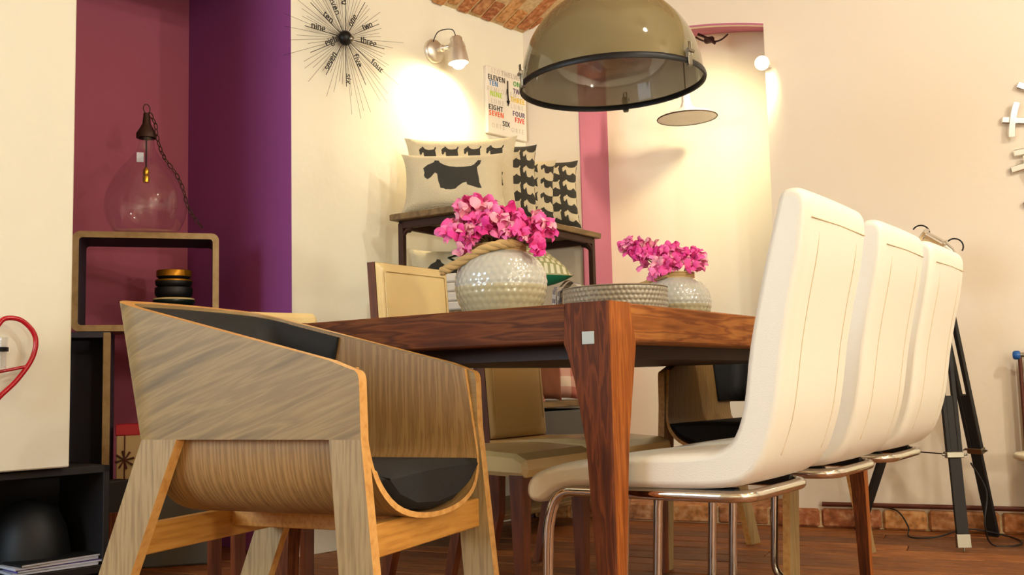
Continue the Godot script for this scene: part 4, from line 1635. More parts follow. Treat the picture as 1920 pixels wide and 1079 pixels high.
func make_sconce() -> void:
	var t := thing("wall_spotlight", "lit brushed metal wall spotlight on the clock wall above the cushions", "wall lamp")
	t.transform = wall_xf()
	# wall frame: x along the wall (corner at 0), y up, z out
	var base := Vector3(-0.602, 2.083, 0)
	var s := begin()
	lathe(s, [Vector2(0.054, 0.0), Vector2(0.054, 0.012), Vector2(0.046, 0.022), Vector2(0.02, 0.03), Vector2(0, 0.03)], 32, Transform3D(Basis(Vector3.RIGHT, PI / 2), base))
	obj("wall_plate", s, M.brushed_steel, t)
	s = begin()
	tube(s, [base + Vector3(0, 0.0, 0.02), base + Vector3(0.0, 0.0, 0.07), base + Vector3(0.03, 0.01, 0.11)], 0.009, 12)
	ball(s, base + Vector3(0.0, 0, 0.06), Vector3.ONE * 0.016, 14, 8)
	obj("arm", s, M.brushed_steel, t)
	var top := base + Vector3(0.03, 0.045, 0.115)
	var dirn := Vector3(0.055, -0.99, 0.06).normalized()
	var z := dirn.cross(Vector3.RIGHT).normalized()
	var b := Basis(dirn.cross(z).normalized(), dirn, z) 
	b = Basis(b.x, b.y, b.x.cross(b.y))
	var xf := Transform3D(b, top)
	s = begin()
	lathe(s, [Vector2(0.0, 0.0), Vector2(0.022, 0.0), Vector2(0.027, 0.006), Vector2(0.028, 0.03), Vector2(0.036, 0.05), Vector2(0.043, 0.085), Vector2(0.046, 0.118), Vector2(0.0435, 0.118), Vector2(0.04, 0.085), Vector2(0.03, 0.045), Vector2(0, 0.04)], 36, xf)
	for k in 9:
		var a := TAU * k / 9
		tube(s, [xf * Vector3(cos(a) * 0.029, 0.026, sin(a) * 0.029), xf * Vector3(cos(a) * 0.038, 0.052, sin(a) * 0.038)], 0.0028, 6)
	obj("shade", s, M.brushed_steel, t)
	s = begin()
	var cab := curve([base + Vector3(-0.02, 0.03, 0.02), base + Vector3(-0.012, 0.075, 0.05), base + Vector3(0.02, 0.08, 0.1), top], 8)
	tube(s, cab, 0.0022, 6)
	obj("cable", s, M.black_metal, t)
	var mouth := xf * Vector3(0, 0.112, 0)
	s = begin()
	ball(s, mouth, Vector3.ONE * 0.033, 18, 12)
	obj("glowing_bulb", s, M.lamp_glow, t)
	var sp := SpotLight3D.new()
	sp.name = "wall_spot_light"
	sp.light_color = Color(1.0, 0.92, 0.74)
	sp.light_energy = 0.95
	sp.light_size = 0.05
	sp.spot_range = 10.0
	sp.spot_attenuation = 2.0
	sp.spot_angle = 82.0
	sp.spot_angle_attenuation = 1.0
	sp.shadow_enabled = true
	t.add_child(sp)
	sp.position = mouth
	sp.look_at_from_position(t.transform * mouth, t.transform * (mouth + Vector3(-0.25, -0.85, -0.35)), Vector3.RIGHT)


# ------------------------------------------------------------------ clocks
func make_star_clock() -> void:
	var t := thing("starburst_clock", "black wire starburst clock with number words on its spokes", "clock")
	t.transform = wall_xf(Vector3(-1.112, 2.015, 0.0))
	var s := begin()
	ball(s, Vector3(0, 0, 0.03), Vector3(0.03, 0.03, 0.026), 24, 12)
	obj("hub", s, M.black_metal, t)
	s = begin()
	ball(s, Vector3(0.012, -0.006, 0.055), Vector3(0.012, 0.012, 0.008), 14, 8)
	obj("hub_cap", s, M.nickel, t)
	var names := ["twelve", "one", "two", "three", "four", "five", "six", "seven", "eight", "nine", "ten", "eleven"]
	var start := [0.14, 0.065, 0.112, 0.08, 0.15, 0.07, 0.145, 0.1, 0.038, 0.108, 0.085, 0.1]
	var spokes := begin()
	for k in 72:
		var a := PI / 2 - TAU * k / 72.0
		var d := Vector3(cos(a), sin(a), 0)
		var word_k := k % 6 == 0
		if word_k:
			continue
		var ln := rng.randf_range(0.17, 0.33)
		tube(spokes, [Vector3(0, 0, 0.025) + d * 0.02, Vector3(0, 0, 0.025 + rng.randf_range(-0.01, 0.012)) + d * ln], 0.0007, 5)
	var w := obj("spokes", spokes, M.rust_metal, t)
	for k in 12:
		var a := PI / 2 - TAU * k / 12.0
		var d := Vector3(cos(a), sin(a), 0)
		var h := 0.025
		var ln: float = names[k].length() * 0.0145
		var far: float = start[k] + ln + 0.005
		s = begin()
		tube(s, [Vector3(0, 0, 0.03) + d * 0.02, Vector3(0, 0, 0.034) + d * maxf(far, 0.2)], 0.0014, 6)
		obj("numeral_spoke", s, M.black_metal, t)
		# read outwards on one half, inwards on the other; letters stand on the spoke
		var outward: bool = k < 7
		var xdir := d if outward else -d
		var ydir := Vector3(-xdir.y, xdir.x, 0)
		var mid: Vector3 = d * (start[k] + ln * 0.5) + ydir * h * 0.42 + Vector3(0, 0, 0.034)
		word("numeral_word", names[k], h, M.print_black, t, Transform3D(Basis(xdir, ydir, Vector3(0, 0, 1)), mid), 0.003, false)


func make_word_clock() -> void:
	var t := thing("word_clock", "square white wall clock printed with coloured number words near the room corner", "clock")
	t.transform = wall_xf(Vector3(-0.282, 1.77, 0.0))
	var W := 0.272
	var H := 0.32
	var s := begin()
	box(s, Vector3(0, 0, 0), Vector3(W, H, 0.02), 0.003)
	obj("board", s, M.board_white, t)
	var rows := [["TWELVE", "ONE", "grey_print", "ink_green"], ["ELEVEN", "", "ink_black", ""], ["TEN", "ONE", "ink_blue", "ink_green"], ["", "TWO", "", "ink_violet"], ["NINE", "", "ink_lime", ""], ["", "THREE", "", "ink_yellow"], ["EIGHT", "FOUR", "ink_violet", "ink_violet"], ["SEVEN", "FIVE", "ink_orange", "ink_red"], ["", "", "", ""]]
	var lines := [[0.267, "ELEVEN", 0.065, "ink_black"], [0.24, "TEN", 0.045, "ink_blue"], [0.19, "NINE", 0.06, "ink_lime"], [0.125, "EIGHT", 0.055, "ink_black"], [0.097, "SEVEN", 0.06, "ink_orange"], [0.06, "SIX", 0.125, "ink_black"], [0.267, "ONE", 0.215, "ink_green"], [0.232, "TWO", 0.215, "ink_violet"], [0.188, "THREE", 0.21, "ink_yellow"], [0.122, "FOUR", 0.215, "ink_violet"], [0.093, "FIVE", 0.22, "ink_red"], [0.3, "TWELVE", 0.16, "grey_print"]]
	for l in lines:
		word("number_word", l[1], 0.024, M[l[3]], t, Transform3D(Basis(), Vector3(l[2], l[0], 0.0205)), 0.001)
	# faint filler letters between the words
	var filler := [[0.3, "I Z O"], [0.21, "R E M L O A"], [0.155, "L U N E"], [0.04, "O R T E"]]
	for l in filler:
		word("filler_letters", l[1], 0.02, M.grey_print, t, Transform3D(Basis(), Vector3(0.07 if l[0] < 0.29 else 0.06, l[0], 0.0203)), 0.0006, false)
		word("filler_letters", l[1], 0.02, M.grey_print, t, Transform3D(Basis(), Vector3(0.205 if l[0] < 0.29 else 0.23, l[0], 0.0203)), 0.0006, false)
	s = begin()
	box(s, Vector3(-0.0025, -0.02, 0), Vector3(0.0025, 0.1, 0.002))
	var hand := obj("minute_hand", s, M.black_metal, t)
	hand.position = Vector3(0.138, 0.17, 0.024)
	s = begin()
	box(s, Vector3(-0.003, -0.012, 0), Vector3(0.003, 0.06, 0.002))
	hand = obj("hour_hand", s, M.black_metal, t)
	hand.position = Vector3(0.138, 0.17, 0.027)
	hand.rotation.z = 0.12
	s = begin()
	lathe(s, [Vector2(0.006, 0.02), Vector2(0.006, 0.03), Vector2(0, 0.031)], 14, Transform3D(Basis(Vector3.RIGHT, PI / 2), Vector3(0.138, 0.17, 0)))
	obj("hand_pin", s, M.black_metal, t)


# ------------------------------------------------------------------ in the niche
func make_niche_things() -> void:
	var t := thing("enamel_lamp", "small white enamel disc lamp hanging in the arched niche", "lamp", Vector3(-0.557, 1.812, -1.782))
	t.basis = Basis(Vector3(0.57, 0, 0.82).normalized(), deg_to_rad(1.5))
	var s := begin()
	lathe(s, [Vector2(0.13, -0.001), Vector2(0.137, 0.0), Vector2(0.137, 0.004), Vector2(0.11, 0.018), Vector2(0.065, 0.034), Vector2(0.03, 0.05), Vector2(0.021, 0.075), Vector2(0.017, 0.12), Vector2(0.012, 0.128), Vector2(0.0, 0.13)], 48)
	obj("shade", s, M.white_enamel, t)
	s = begin()
	lathe(s, [Vector2(0.0, 0.02), Vector2(0.06, 0.016), Vector2(0.13, 0.0)], 48)
	obj("underside", s, M.white_ceramic, t)
	var ring := []
	for i in 48:
		var a := TAU * i / 48
		ring.append(Vector3(cos(a) * 0.136, 0.001, sin(a) * 0.136))
	s = begin()
	tube(s, ring, 0.0028, 6, true)
	obj("rim", s, M.rust_metal, t)
	s = begin()
	tube(s, [Vector3(0, 0.125, 0), Vector3(0, 0.385, 0)], 0.003, 8)
	obj("cord", s, M.black_metal, t)
	# bare bulb hanging at the niche edge
	var b := thing("spot_bulb", "small glowing spot bulb on a bracket at the edge of the arched niche", "bulb", Vector3(-0.149, 1.962, -1.67))
	s = begin()
	ball(s, Vector3.ZERO, Vector3(0.031, 0.031, 0.031), 20, 12)
	obj("glowing_bulb", s, M.bulb_glow, b)
	s = begin()
	lathe(s, [Vector2(0.0, 0.022), Vector2(0.02, 0.022), Vector2(0.018, 0.05), Vector2(0.008, 0.06), Vector2(0, 0.06)], 18, Transform3D(Basis(Vector3.RIGHT, -PI / 2), Vector3.ZERO))
	tube(s, [Vector3(0, 0, -0.05), Vector3(0.012, 0.0, -0.1)], 0.005, 8)
	obj("bracket", s, M.white_enamel, b)
	var sp := SpotLight3D.new()
	sp.name = "bulb_light"
	sp.light_color = Color(1.0, 0.95, 0.78)
	sp.light_energy = 0.8
	sp.light_size = 0.03
	sp.spot_range = 10.0
	sp.spot_attenuation = 2.0
	sp.spot_angle = 62.0
	sp.spot_angle_attenuation = 1.0
	sp.shadow_enabled = true
	b.add_child(sp)
	sp.look_at_from_position(b.position, Vector3(-0.66, 1.6, -2.05), Vector3.UP)
	sp.position = Vector3.ZERO
	# loose cable ends under the arch
	var c := thing("cable_ends", "loose dark cable ends poking out under the niche arch", "cable", Vector3(-0.46, 2.205, -1.9))
	s = begin()
	tube(s, curve([Vector3(-0.09, 0.02, 0), Vector3(-0.05, -0.008, 0.01), Vector3(0.0, -0.02, 0.0), Vector3(0.04, -0.022, 0.01), Vector3(0.07, 0.0, 0.0)], 5), 0.0042, 8)
	tube(s, curve([Vector3(-0.07, 0.025, 0.02), Vector3(-0.03, 0.0, 0.02), Vector3(0.01, -0.035, 0.01)], 5), 0.006, 8)
	box(s, Vector3(-0.045, -0.022, -0.01), Vector3(0.0, 0.005, 0.014), 0.004)
	obj("strands", s, M.rust_metal, c)


# ------------------------------------------------------------------ in the purple alcove
func make_cube(called: String, label: String, at: Vector3, W: float, H: float, D: float, th: float) -> Node3D:
	# open frame cube with rounded corners; local origin at the front left bottom corner, front towards +z
	var t := thing(called, label, "cube shelf", at, deg_to_rad(51.75), "cube shelves in the alcove")
	var rr := func(x0: float, y0: float, x1: float, y1: float, r: float) -> Array:
		var pts := []
		for c in [[x1 - r, y0 + r, -PI / 2], [x1 - r, y1 - r, 0.0], [x0 + r, y1 - r, PI / 2], [x0 + r, y0 + r, PI]]:
			for k in 6:
				var a: float = c[2] + PI / 2 * k / 5.0
				pts.append(Vector2(c[0] + cos(a) * r, c[1] + sin(a) * r))
		return pts
	var o: Array = rr.call(0.0, 0.0, W, H, 0.026)
	var i: Array = rr.call(th, th, W - th, H - th, 0.012)
	var s := begin()
	var s2 := begin()
	var n := o.size()
	for k in n:
		var j := (k + 1) % n
		var a: Vector2 = o[k]
		var b: Vector2 = o[j]
		var c: Vector2 = i[k]
		var d: Vector2 = i[j]
		quad(s, Vector3(a.x, a.y, 0), Vector3(b.x, b.y, 0), Vector3(d.x, d.y, 0), Vector3(c.x, c.y, 0))
		quad(s, Vector3(b.x, b.y, -D), Vector3(a.x, a.y, -D), Vector3(c.x, c.y, -D), Vector3(d.x, d.y, -D))
		s.set_smooth_group(0)
		quad(s, Vector3(a.x, a.y, -D), Vector3(b.x, b.y, -D), Vector3(b.x, b.y, 0), Vector3(a.x, a.y, 0))
		s.set_smooth_group(-1)
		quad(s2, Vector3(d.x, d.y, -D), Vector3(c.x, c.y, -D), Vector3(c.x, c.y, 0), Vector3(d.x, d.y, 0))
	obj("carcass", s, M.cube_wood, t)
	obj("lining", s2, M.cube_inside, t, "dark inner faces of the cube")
	return t


func make_alcove_things() -> void:
	var d := Vector3(0.619, 0, -0.785)
	var up := make_cube("cube_shelf", "open wooden cube shelf with rounded corners holding a stack of black dishes", Vector3(-1.935, 0.838, 0.402), 0.5, 0.358, 0.25, 0.022)
	# lower tall cube, shifted to the left
	var tall := thing("tall_case", "tall dark open case beneath the cube shelf with one pale front edge", "shelf", Vector3(-1.935, 0.0, 0.402) - d * 0.3, deg_to_rad(51.75))
	var ts := begin()
	box(ts, Vector3(0, 0.815, -0.2), Vector3(0.43, 0.836, -0.002), 0.002)
	box(ts, Vector3(0, 0, -0.2), Vector3(0.43, 0.02, -0.002), 0.002)
	box(ts, Vector3(0, 0.02, -0.2), Vector3(0.02, 0.815, -0.002), 0.002)
	box(ts, Vector3(0.408, 0.02, -0.2), Vector3(0.43, 0.815, -0.002), 0.002)
	box(ts, Vector3(0.02, 0.02, -0.2), Vector3(0.408, 0.815, -0.185), 0.0)
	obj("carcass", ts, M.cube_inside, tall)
	ts = begin()
	box(ts, Vector3(0.406, 0.0, -0.004), Vector3(0.4315, 0.834, 0.003), 0.002)
	obj("front_edge", ts, M.cube_wood, tall, "pale wooden front edge")
	var low := thing("low_cube", "low grey cube carrying the red-lidded gift box", "box", Vector3(-1.862, 0, 0.282), deg_to_rad(51.75))
	var s := begin()
	box(s, Vector3(0, 0, -0.24), Vector3(0.34, 0.31, 0), 0.006)
	obj("body", s, M.cube_grey, low)
	var g := thing("gift_box", "cream gift box with a red lid and a brown ribbon star", "gift box", Vector3(-1.862, 0.311, 0.282) + d * 0.012 + Vector3(-0.011, 0, -0.009), deg_to_rad(51.75))
	s = begin()
	box(s, Vector3(0, 0, -0.14), Vector3(0.135, 0.17, 0), 0.003)
	obj("carton", s, M.box_cream, g)
	s = begin()
	box(s, Vector3(-0.003, 0.155, -0.143), Vector3(0.138, 0.195, 0.003), 0.003)
	obj("lid", s, M.box_red, g)
	s = begin()
	box(s, Vector3(0.026, 0.0, 0.0), Vector3(0.031, 0.155, 0.002))
	for k in 4:
		var a := PI * k / 4.0 + 0.2
		var c := Vector3(0.0285, 0.07, 0.003)
		var v := Vector3(cos(a), sin(a), 0)
		tube(s, [c - v * 0.033, c - v * 0.012, c, c + v * 0.012, c + v * 0.033], [0.0045, 0.003, 0.002, 0.003, 0.0045], 6)
	obj("ribbon_star", s, M.ribbon_brown, g)
	# dishes stacked in the cube
	var base := Vector3(-1.8, 0.86, 0.075)
	var hts := [0.035, 0.04, 0.028, 0.04, 0.03, 0.035]
	var rad := [0.1, 0.082, 0.075, 0.068, 0.066, 0.062]
	var lab := ["wide dark dish at the bottom of the stack in the cube", "dark green dish second from the bottom of the stack in the cube", "dark dish with a pale rim in the middle of the stack", "black dish above the pale-rimmed one in the stack", "brown speckled dish just below the gilded one", "round black dish with a glittering gold band on top of the stack"]
	var y := 0.0
	for k in 6:
		var t := thing("stacked_dish", lab[k], "dish", base + Vector3(0, y, 0), 0.0, "dishes stacked in the cube shelf")
		s = begin()
		var r: float = rad[k]
		var h: float = hts[k]
		lathe(s, [Vector2(0, 0), Vector2(r * 0.8, 0.0), Vector2(r * 0.96, h * 0.25), Vector2(r, h * 0.6), Vector2(r * 0.98, h * 0.97), Vector2(0, h * 0.97)], 36)
		obj("bowl", s, [M.black_satin, M.dark_green_glaze, M.dark_green_glaze, M.black_satin, M.black_satin, M.black_satin][k], t)
		if k in [2, 4, 5]:
			s = begin()
			lathe(s, [Vector2(r * 1.0, h * (0.75 if k < 5 else 0.3)), Vector2(r * 1.015, h * 0.85), Vector2(r * 0.985, h * 0.96)], 36)
			obj("rim_band", s, M.cream_leather if k == 2 else M.gold_glitter, t, "pale rim" if k == 2 else "gold glitter band")
		y += h
	# glass jug lamp standing on the cube
	var j := thing("glass_jug_lamp", "clear glass demijohn pendant lamp with a chain, set down on the cube shelf", "lamp", Vector3(-1.805, 1.197, 0.195))
	s = begin()
	var prof := [Vector2(0.0, 0.002), Vector2(0.09, 0.002), Vector2(0.115, 0.012), Vector2(0.136, 0.05), Vector2(0.143, 0.095), Vector2(0.138, 0.14), Vector2(0.118, 0.19), Vector2(0.088, 0.235), Vector2(0.055, 0.275), Vector2(0.035, 0.305), Vector2(0.028, 0.33), Vector2(0.028, 0.365)]
	var sm := []
	for p in prof:
		sm.append(Vector3(p.x, p.y, 0))
	sm = curve(sm, 4)
	prof = []
	for p in sm:
		prof.append(Vector2(maxf(p.x, 0.0), p.y))
	lathe(s, prof, 56)
	obj("glass_body", s, M.clear_glass, j)
	s = begin()
	lathe(s, [Vector2(0.03, 0.352), Vector2(0.036, 0.352), Vector2(0.036, 0.368), Vector2(0.026, 0.385), Vector2(0.015, 0.405), Vector2(0.011, 0.445), Vector2(0.0, 0.448)], 28)
	obj("cap", s, M.rust_metal, j)
	s = begin()
	var ring := []
	for i in 18:
		var a := TAU * i / 18
		ring.append(Vector3(0, 0.462 + sin(a) * 0.017, cos(a) * 0.014))
	tube(s, ring, 0.0022, 6, true)
	obj("hook", s, M.rust_metal, j)
	s = begin()
	tube(s, [Vector3(0, 0.36, 0), Vector3(0, 0.235, 0)], 0.003, 8)
	obj("cable", s, M.black_metal, j)
	s = begin()
	lathe(s, [Vector2(0, 0.185), Vector2(0.011, 0.187), Vector2(0.012, 0.205), Vector2(0.009, 0.212), Vector2(0.0115, 0.216), Vector2(0.0115, 0.232), Vector2(0.005, 0.242), Vector2(0, 0.242)], 20)
	obj("brass_socket", s, M.brass, j, "bright brass lamp socket")
	s = begin()
	var B := Basis(Vector3.UP, deg_to_rad(52)) 
	box(s, Vector3(-0.03, 0.25, 0.056), Vector3(-0.006, 0.285, 0.0575), 0.0, Transform3D(B, Vector3.ZERO))
	obj("sticker", s, M.paper_white, j, "pale price sticker on the neck")
	# chain down the side: links are parts
	var inv := Vector3(-1.805, 1.197, 0.195)
	var right := Vector3(0.82, 0, -0.572)
	var ch := []
	for q in [[0.012, 0.45], [0.036, 0.4], [0.042, 0.36], [0.055, 0.31], [0.085, 0.26], [0.118, 0.215], [0.145, 0.16], [0.165, 0.09], [0.19, 0.045], [0.215, 0.012]]:
		ch.append(right * q[0] + Vector3(0.02, 0, 0.03) * (1.0 if q[1] < 0.3 else 0.3) + Vector3.UP * q[1])
	ch = curve(ch, 12)
	var link_mesh: ArrayMesh
	s = begin()
	var lk := []
	for i in 16:
		var a := TAU * i / 16
		lk.append(Vector3(cos(a) * 0.0065, sin(a) * 0.0125, 0))
	tube(s, lk, 0.002, 6, true)
	s.generate_normals()
	link_mesh = s.commit()
	var acc := 0.0
	var cnt := 0
	for i in range(1, ch.size()):
		acc += (ch[i] - ch[i - 1]).length()
		if acc >= 0.0195:
			acc = 0.0
			var dr: Vector3 = (ch[i] - ch[i - 1]).normalized()
			var o := obj("chain_link", link_mesh, M.rust_metal, j)
			var sx := dr.cross(Vector3(0.57, 0, 0.82)).normalized()
			var bb := Basis(sx, dr, sx.cross(dr)) * Basis(Vector3.UP, PI / 2 * (cnt % 2) + 0.4)
			o.transform = Transform3D(bb, ch[i])
			cnt += 1


# ------------------------------------------------------------------ left edge
func make_left_things() -> void:
	# heart of red wire holding a candle glass, hung on the white wall
	var t := thing("heart_holder", "red heart-shaped metal candle holder with a small glass on the white wall", "candle holder")
	t.transform = wall_xf(Vector3(-2.44, 0.76, 0.055))
	var half := [[0.0, 0.055], [0.03, 0.085], [0.075, 0.083], [0.112, 0.05], [0.122, 0.01], [0.108, -0.04], [0.07, -0.095], [0.03, -0.135], [0.0, -0.16]]
	var pts := []
	for q in half:
		pts.append(Vector3(q[0], q[1], 0))
	for k in range(half.size() - 2, 0, -1):
		pts.append(Vector3(-half[k][0], half[k][1], 0))
	var s := begin()
	tube(s, curve(pts, 6, true), 0.0075, 12, true, Vector2(1.0, 1.0))
	obj("heart_frame", s, M.red_lacquer, t)
	s = begin()
	tube(s, [Vector3(-0.1, -0.058, 0), Vector3(0, -0.075, 0.0), Vector3(0.1, -0.055, 0)], 0.005, 10)
	obj("crossbar", s, M.red_lacquer, t)
	s = begin()
	lathe(s, [Vector2(0, -0.07), Vector2(0.034, -0.07), Vector2(0.036, -0.06), Vector2(0.04, 0.03), Vector2(0.037, 0.03), Vector2(0.033, -0.06), Vector2(0, -0.062)], 28)
	obj("candle_glass", s, M.clear_glass, t)
	s = begin()
	lathe(s, [Vector2(0.041, -0.012), Vector2(0.0412, 0.0)], 28)
	obj("black_band", s, M.black_metal, t, "dark band round the glass")
	s = begin()
	tube(s, [Vector3(0, 0.055, 0), Vector3(0, 0.055, -0.055)], 0.003, 8)
	obj("wall_pin", s, M.red_lacquer, t)
	# dark low case in the opening below the wall
	var c := thing("dark_case", "dark brown low case in the opening under the white wall", "cabinet")
	c.transform = wall_xf(Vector3(-3.1, 0, 0))
	s = begin()
	for b in [[Vector3(0, 0.05, -0.36), Vector3(1.06, 0.075, -0.03)], [Vector3(0, 0.365, -0.36), Vector3(1.06, 0.388, -0.03)], [Vector3(0, 0.0, -0.36), Vector3(0.02, 0.388, -0.03)], [Vector3(1.04, 0.0, -0.36), Vector3(1.06, 0.388, -0.03)], [Vector3(0.02, 0.07, -0.36), Vector3(1.04, 0.37, -0.345)]]:
		box(s, b[0], b[1], 0.002)
	obj("carcass", s, M.dark_case, c)
	var k := thing("domed_bowl", "black domed bowl turned upside down behind the magazines in the dark case", "bowl")
	k.transform = wall_xf(Vector3(-2.215, 0.0765, -0.215))
	s = begin()
	lathe(s, [Vector2(0, 0.0), Vector2(0.124, 0.0), Vector2(0.125, 0.01), Vector2(0.122, 0.06), Vector2(0.11, 0.12), Vector2(0.085, 0.17), Vector2(0.05, 0.2), Vector2(0.0, 0.212)], 48)
	obj("dome", s, M.black_satin, k)
	for i in 4:
		var m := thing("magazine", ["white magazine at the bottom of the pile in the dark case", "violet magazine second from the bottom of the pile", "white magazine third from the bottom of the pile", "dark-covered magazine on top of the pile in the case"][i], "magazine", Vector3.ZERO, 0.0, "magazines in the dark case")
		var x := wall_xf(Vector3(-2.2 + 0.012 * (i % 2), 0.0762 + i * 0.0085, -0.092))
		x.basis = x.basis * Basis(Vector3.UP, 0.05 * i - 0.06)
		m.transform = x
		s = begin()
		box(s, Vector3(-0.13, 0.0005, -0.055), Vector3(0.13, 0.0065, 0.055), 0.001)
		obj("pages", s, M.paper_white, m)
		s = begin()
		box(s, Vector3(-0.132, 0.0066, -0.057), Vector3(0.131, 0.0078, 0.056), 0.0004)
		box(s, Vector3(-0.132, 0.0, -0.057), Vector3(-0.1305, 0.0078, 0.056))
		obj("cover", s, [M.paper_white, M.paper_violet, M.paper_white, M.black_satin][i], m)
	# small brass-edged box standing behind the case's end
	var bx := thing("brass_edged_box", "small dark box with brass edges beside the dark low case", "box")
	bx.transform = wall_xf(Vector3(-1.985, 0.0, -0.1))
	s = begin()
	box(s, Vector3(-0.045, 0.0, -0.06), Vector3(0.045, 0.33, 0.03), 0.003)
	obj("body", s, M.dark_case, bx)
	s = begin()
	for h in [0.1, 0.125]:
		tube(s, [Vector3(-0.046, h, 0.032), Vector3(0.046, h, 0.032)], 0.004, 8)
	obj("brass_bar", s, M.brass, bx, "bright brass bars")
	s = begin()
	box(s, Vector3(-0.04, 0.14, 0.029), Vector3(0.04, 0.23, 0.032), 0.001)
	obj("front_panel", s, M.sheesham_leg, bx, "reddish brown front panel")


# ------------------------------------------------------------------ tripod lamp
func make_tripod_lamp() -> void:
	var apex := Vector3(0.534, 0.852, -1.5)
	var t := thing("tripod_lamp", "chrome searchlight lamp on a black wooden tripod by the back wall", "floor lamp", Vector3(apex.x, 0, apex.z))
	var feet := [Vector3(0.595, 0, -1.397), Vector3(0.625, 0, -1.785), Vector3(0.14, 0, -1.72)]
	var tops := [Vector3(0.012, 0.84, 0.02), Vector3(0.03, 0.84, -0.015), Vector3(-0.03, 0.84, -0.01)]
	for k in 3:
		var foot: Vector3 = feet[k] - Vector3(apex.x, 0, apex.z)
		var top: Vector3 = tops[k]
		var dirn := (foot - top).normalized()
		var side := dirn.cross(Vector3(foot.x, 0, foot.z).normalized()).normalized()
		if side.length() < 0.5:
			side = Vector3.RIGHT
		var nrm := side.cross(dirn).normalized()
		var B := Basis(side, dirn, side.cross(dirn))
		var L := (foot - top).length()
		var xf := Transform3D(B, top)
		var s := begin()
		# two upper slats with a slot, closed below, and the lower strut that slides between them
		for e in [-1.0, 1.0]:
			box(s, Vector3(minf(e * 0.011, e * 0.027), 0.0, -0.01), Vector3(maxf(e * 0.011, e * 0.027), L * 0.62, 0.01), 0.002, xf)
		box(s, Vector3(-0.012, L * 0.36, -0.009), Vector3(0.012, L * 0.62, 0.009), 0.001, xf)
		box(s, Vector3(-0.021, L * 0.6, -0.0085), Vector3(0.021, L * (0.975 if k == 0 else 0.995), 0.0065), 0.002, xf)
		var leg := obj("leg", s, M.black_wood, t)
		s = begin()
		box(s, Vector3(-0.03, L * 0.595, -0.0135), Vector3(0.03, L * 0.62, 0.0135), 0.002, xf)
		tube(s, [xf * Vector3(-0.03, L * 0.606, 0), xf * Vector3(-0.044, L * 0.606, 0)], 0.004, 8)
		tube(s, [xf * Vector3(-0.044, L * 0.606, -0.009), xf * Vector3(-0.044, L * 0.606, 0.009)], 0.003, 8)
		tube(s, [xf * Vector3(0.03, L * 0.606, 0), xf * Vector3(0.042, L * 0.606, 0)], 0.004, 8)
		obj("clamp", s, M.nickel, leg)
		if k == 0:
			s = begin()
			box(s, Vector3(-0.0235, L * 0.93, -0.0105), Vector3(0.0235, L * 0.985, 0.0105), 0.001, xf)
			tube(s, [xf * Vector3(0, L * 0.985, 0), xf * Vector3(0, L - 0.002, 0)], 0.0035, 8)
			obj("foot_cap", s, M.nickel, leg)
	var s2 := begin()
	lathe(s2, [Vector2(0.0, 0.83), Vector2(0.024, 0.83), Vector2(0.028, 0.845), Vector2(0.028, 0.865), Vector2(0.014, 0.875), Vector2(0.012, 0.955), Vector2(0, 0.955)], 24)
	obj("hub", s2, M.nickel, t)
	# spreader wire from the clamp of one leg
	s2 = begin()
	var c0: Vector3 = tops[0].lerp(feet[0] - Vector3(apex.x, 0, apex.z), 0.606)
	var c2: Vector3 = tops[2].lerp(feet[2] - Vector3(apex.x, 0, apex.z), 0.606)
	tube(s2, [c0, c2], 0.0025, 6)
	ball(s2, c0.lerp(c2, 0.12), Vector3.ONE * 0.009, 10, 6)
	obj("spreader", s2, M.black_metal, t)
	# head: a chrome drum with a domed back, turned to the wall
	var hc := Vector3(-0.012, 1.045, 0.0)
	var ax := (Vector3(0.82, 0, -0.572) * 0.78 + Vector3(0, -0.55, 0) + Vector3(0.57, 0, 0.82) * 0.3).normalized()
	var hz := ax.cross(Vector3.UP).normalized()
	var hb := Basis(hz, ax, hz.cross(ax))
	var hx := Transform3D(hb, hc)
	s2 = begin()
	lathe(s2, [Vector2(0.0, -0.07), Vector2(0.082, -0.07), Vector2(0.088, -0.066), Vector2(0.088, -0.055), Vector2(0.08, -0.052), Vector2(0.08, 0.01), Vector2(0.084, 0.012), Vector2(0.084, 0.02), Vector2(0.078, 0.024), Vector2(0.07, 0.05), Vector2(0.052, 0.075), Vector2(0.028, 0.088), Vector2(0, 0.092)], 48, hx)
	obj("drum", s2, M.chrome, t)
	s2 = begin()
	var yk := []
	for i in 15:
		var a := PI * i / 14.0
		yk.append(hc + hz * cos(a) * 0.1 + Vector3.DOWN * sin(a) * 0.105)
	tube(s2, yk, 0.005, 8)
	obj("yoke", s2, M.black_metal, t)
	for q in [[-0.075, 0.062], [0.05, 0.075]]:
		s2 = begin()
		var hp := []
		var upv := hb.z if hb.z.y > 0 else -hb.z
		for i in 13:
			var a := PI * i / 12.0
			hp.append(hc + ax * (q[0] + cos(a) * 0.03) + upv * (q[1] + sin(a) * 0.03))
		tube(s2, hp, 0.0028, 8)
		obj("handle", s2, M.black_metal, t)
	# its flex trailing over the floor
	var c := thing("power_cord", "thin black power cord trailing from the tripod lamp over the boards", "cord")
	s2 = begin()
	tube(s2, curve([Vector3(0.62, 0.3, -1.47), Vector3(0.66, 0.2, -1.5), Vector3(0.655, 0.09, -1.46), Vector3(0.66, 0.006, -1.55), Vector3(0.74, 0.005, -1.6), Vector3(0.7, 0.005, -1.75), Vector3(0.55, 0.03, -1.74), Vector3(0.45, 0.008, -1.64), Vector3(0.36, 0.005, -1.62), Vector3(0.33, 0.03, -1.72), Vector3(0.27, 0.08, -1.79), Vector3(0.18, 0.092, -1.785)], 8), 0.003, 7)
	obj("flex", s2, M.black_satin, c)


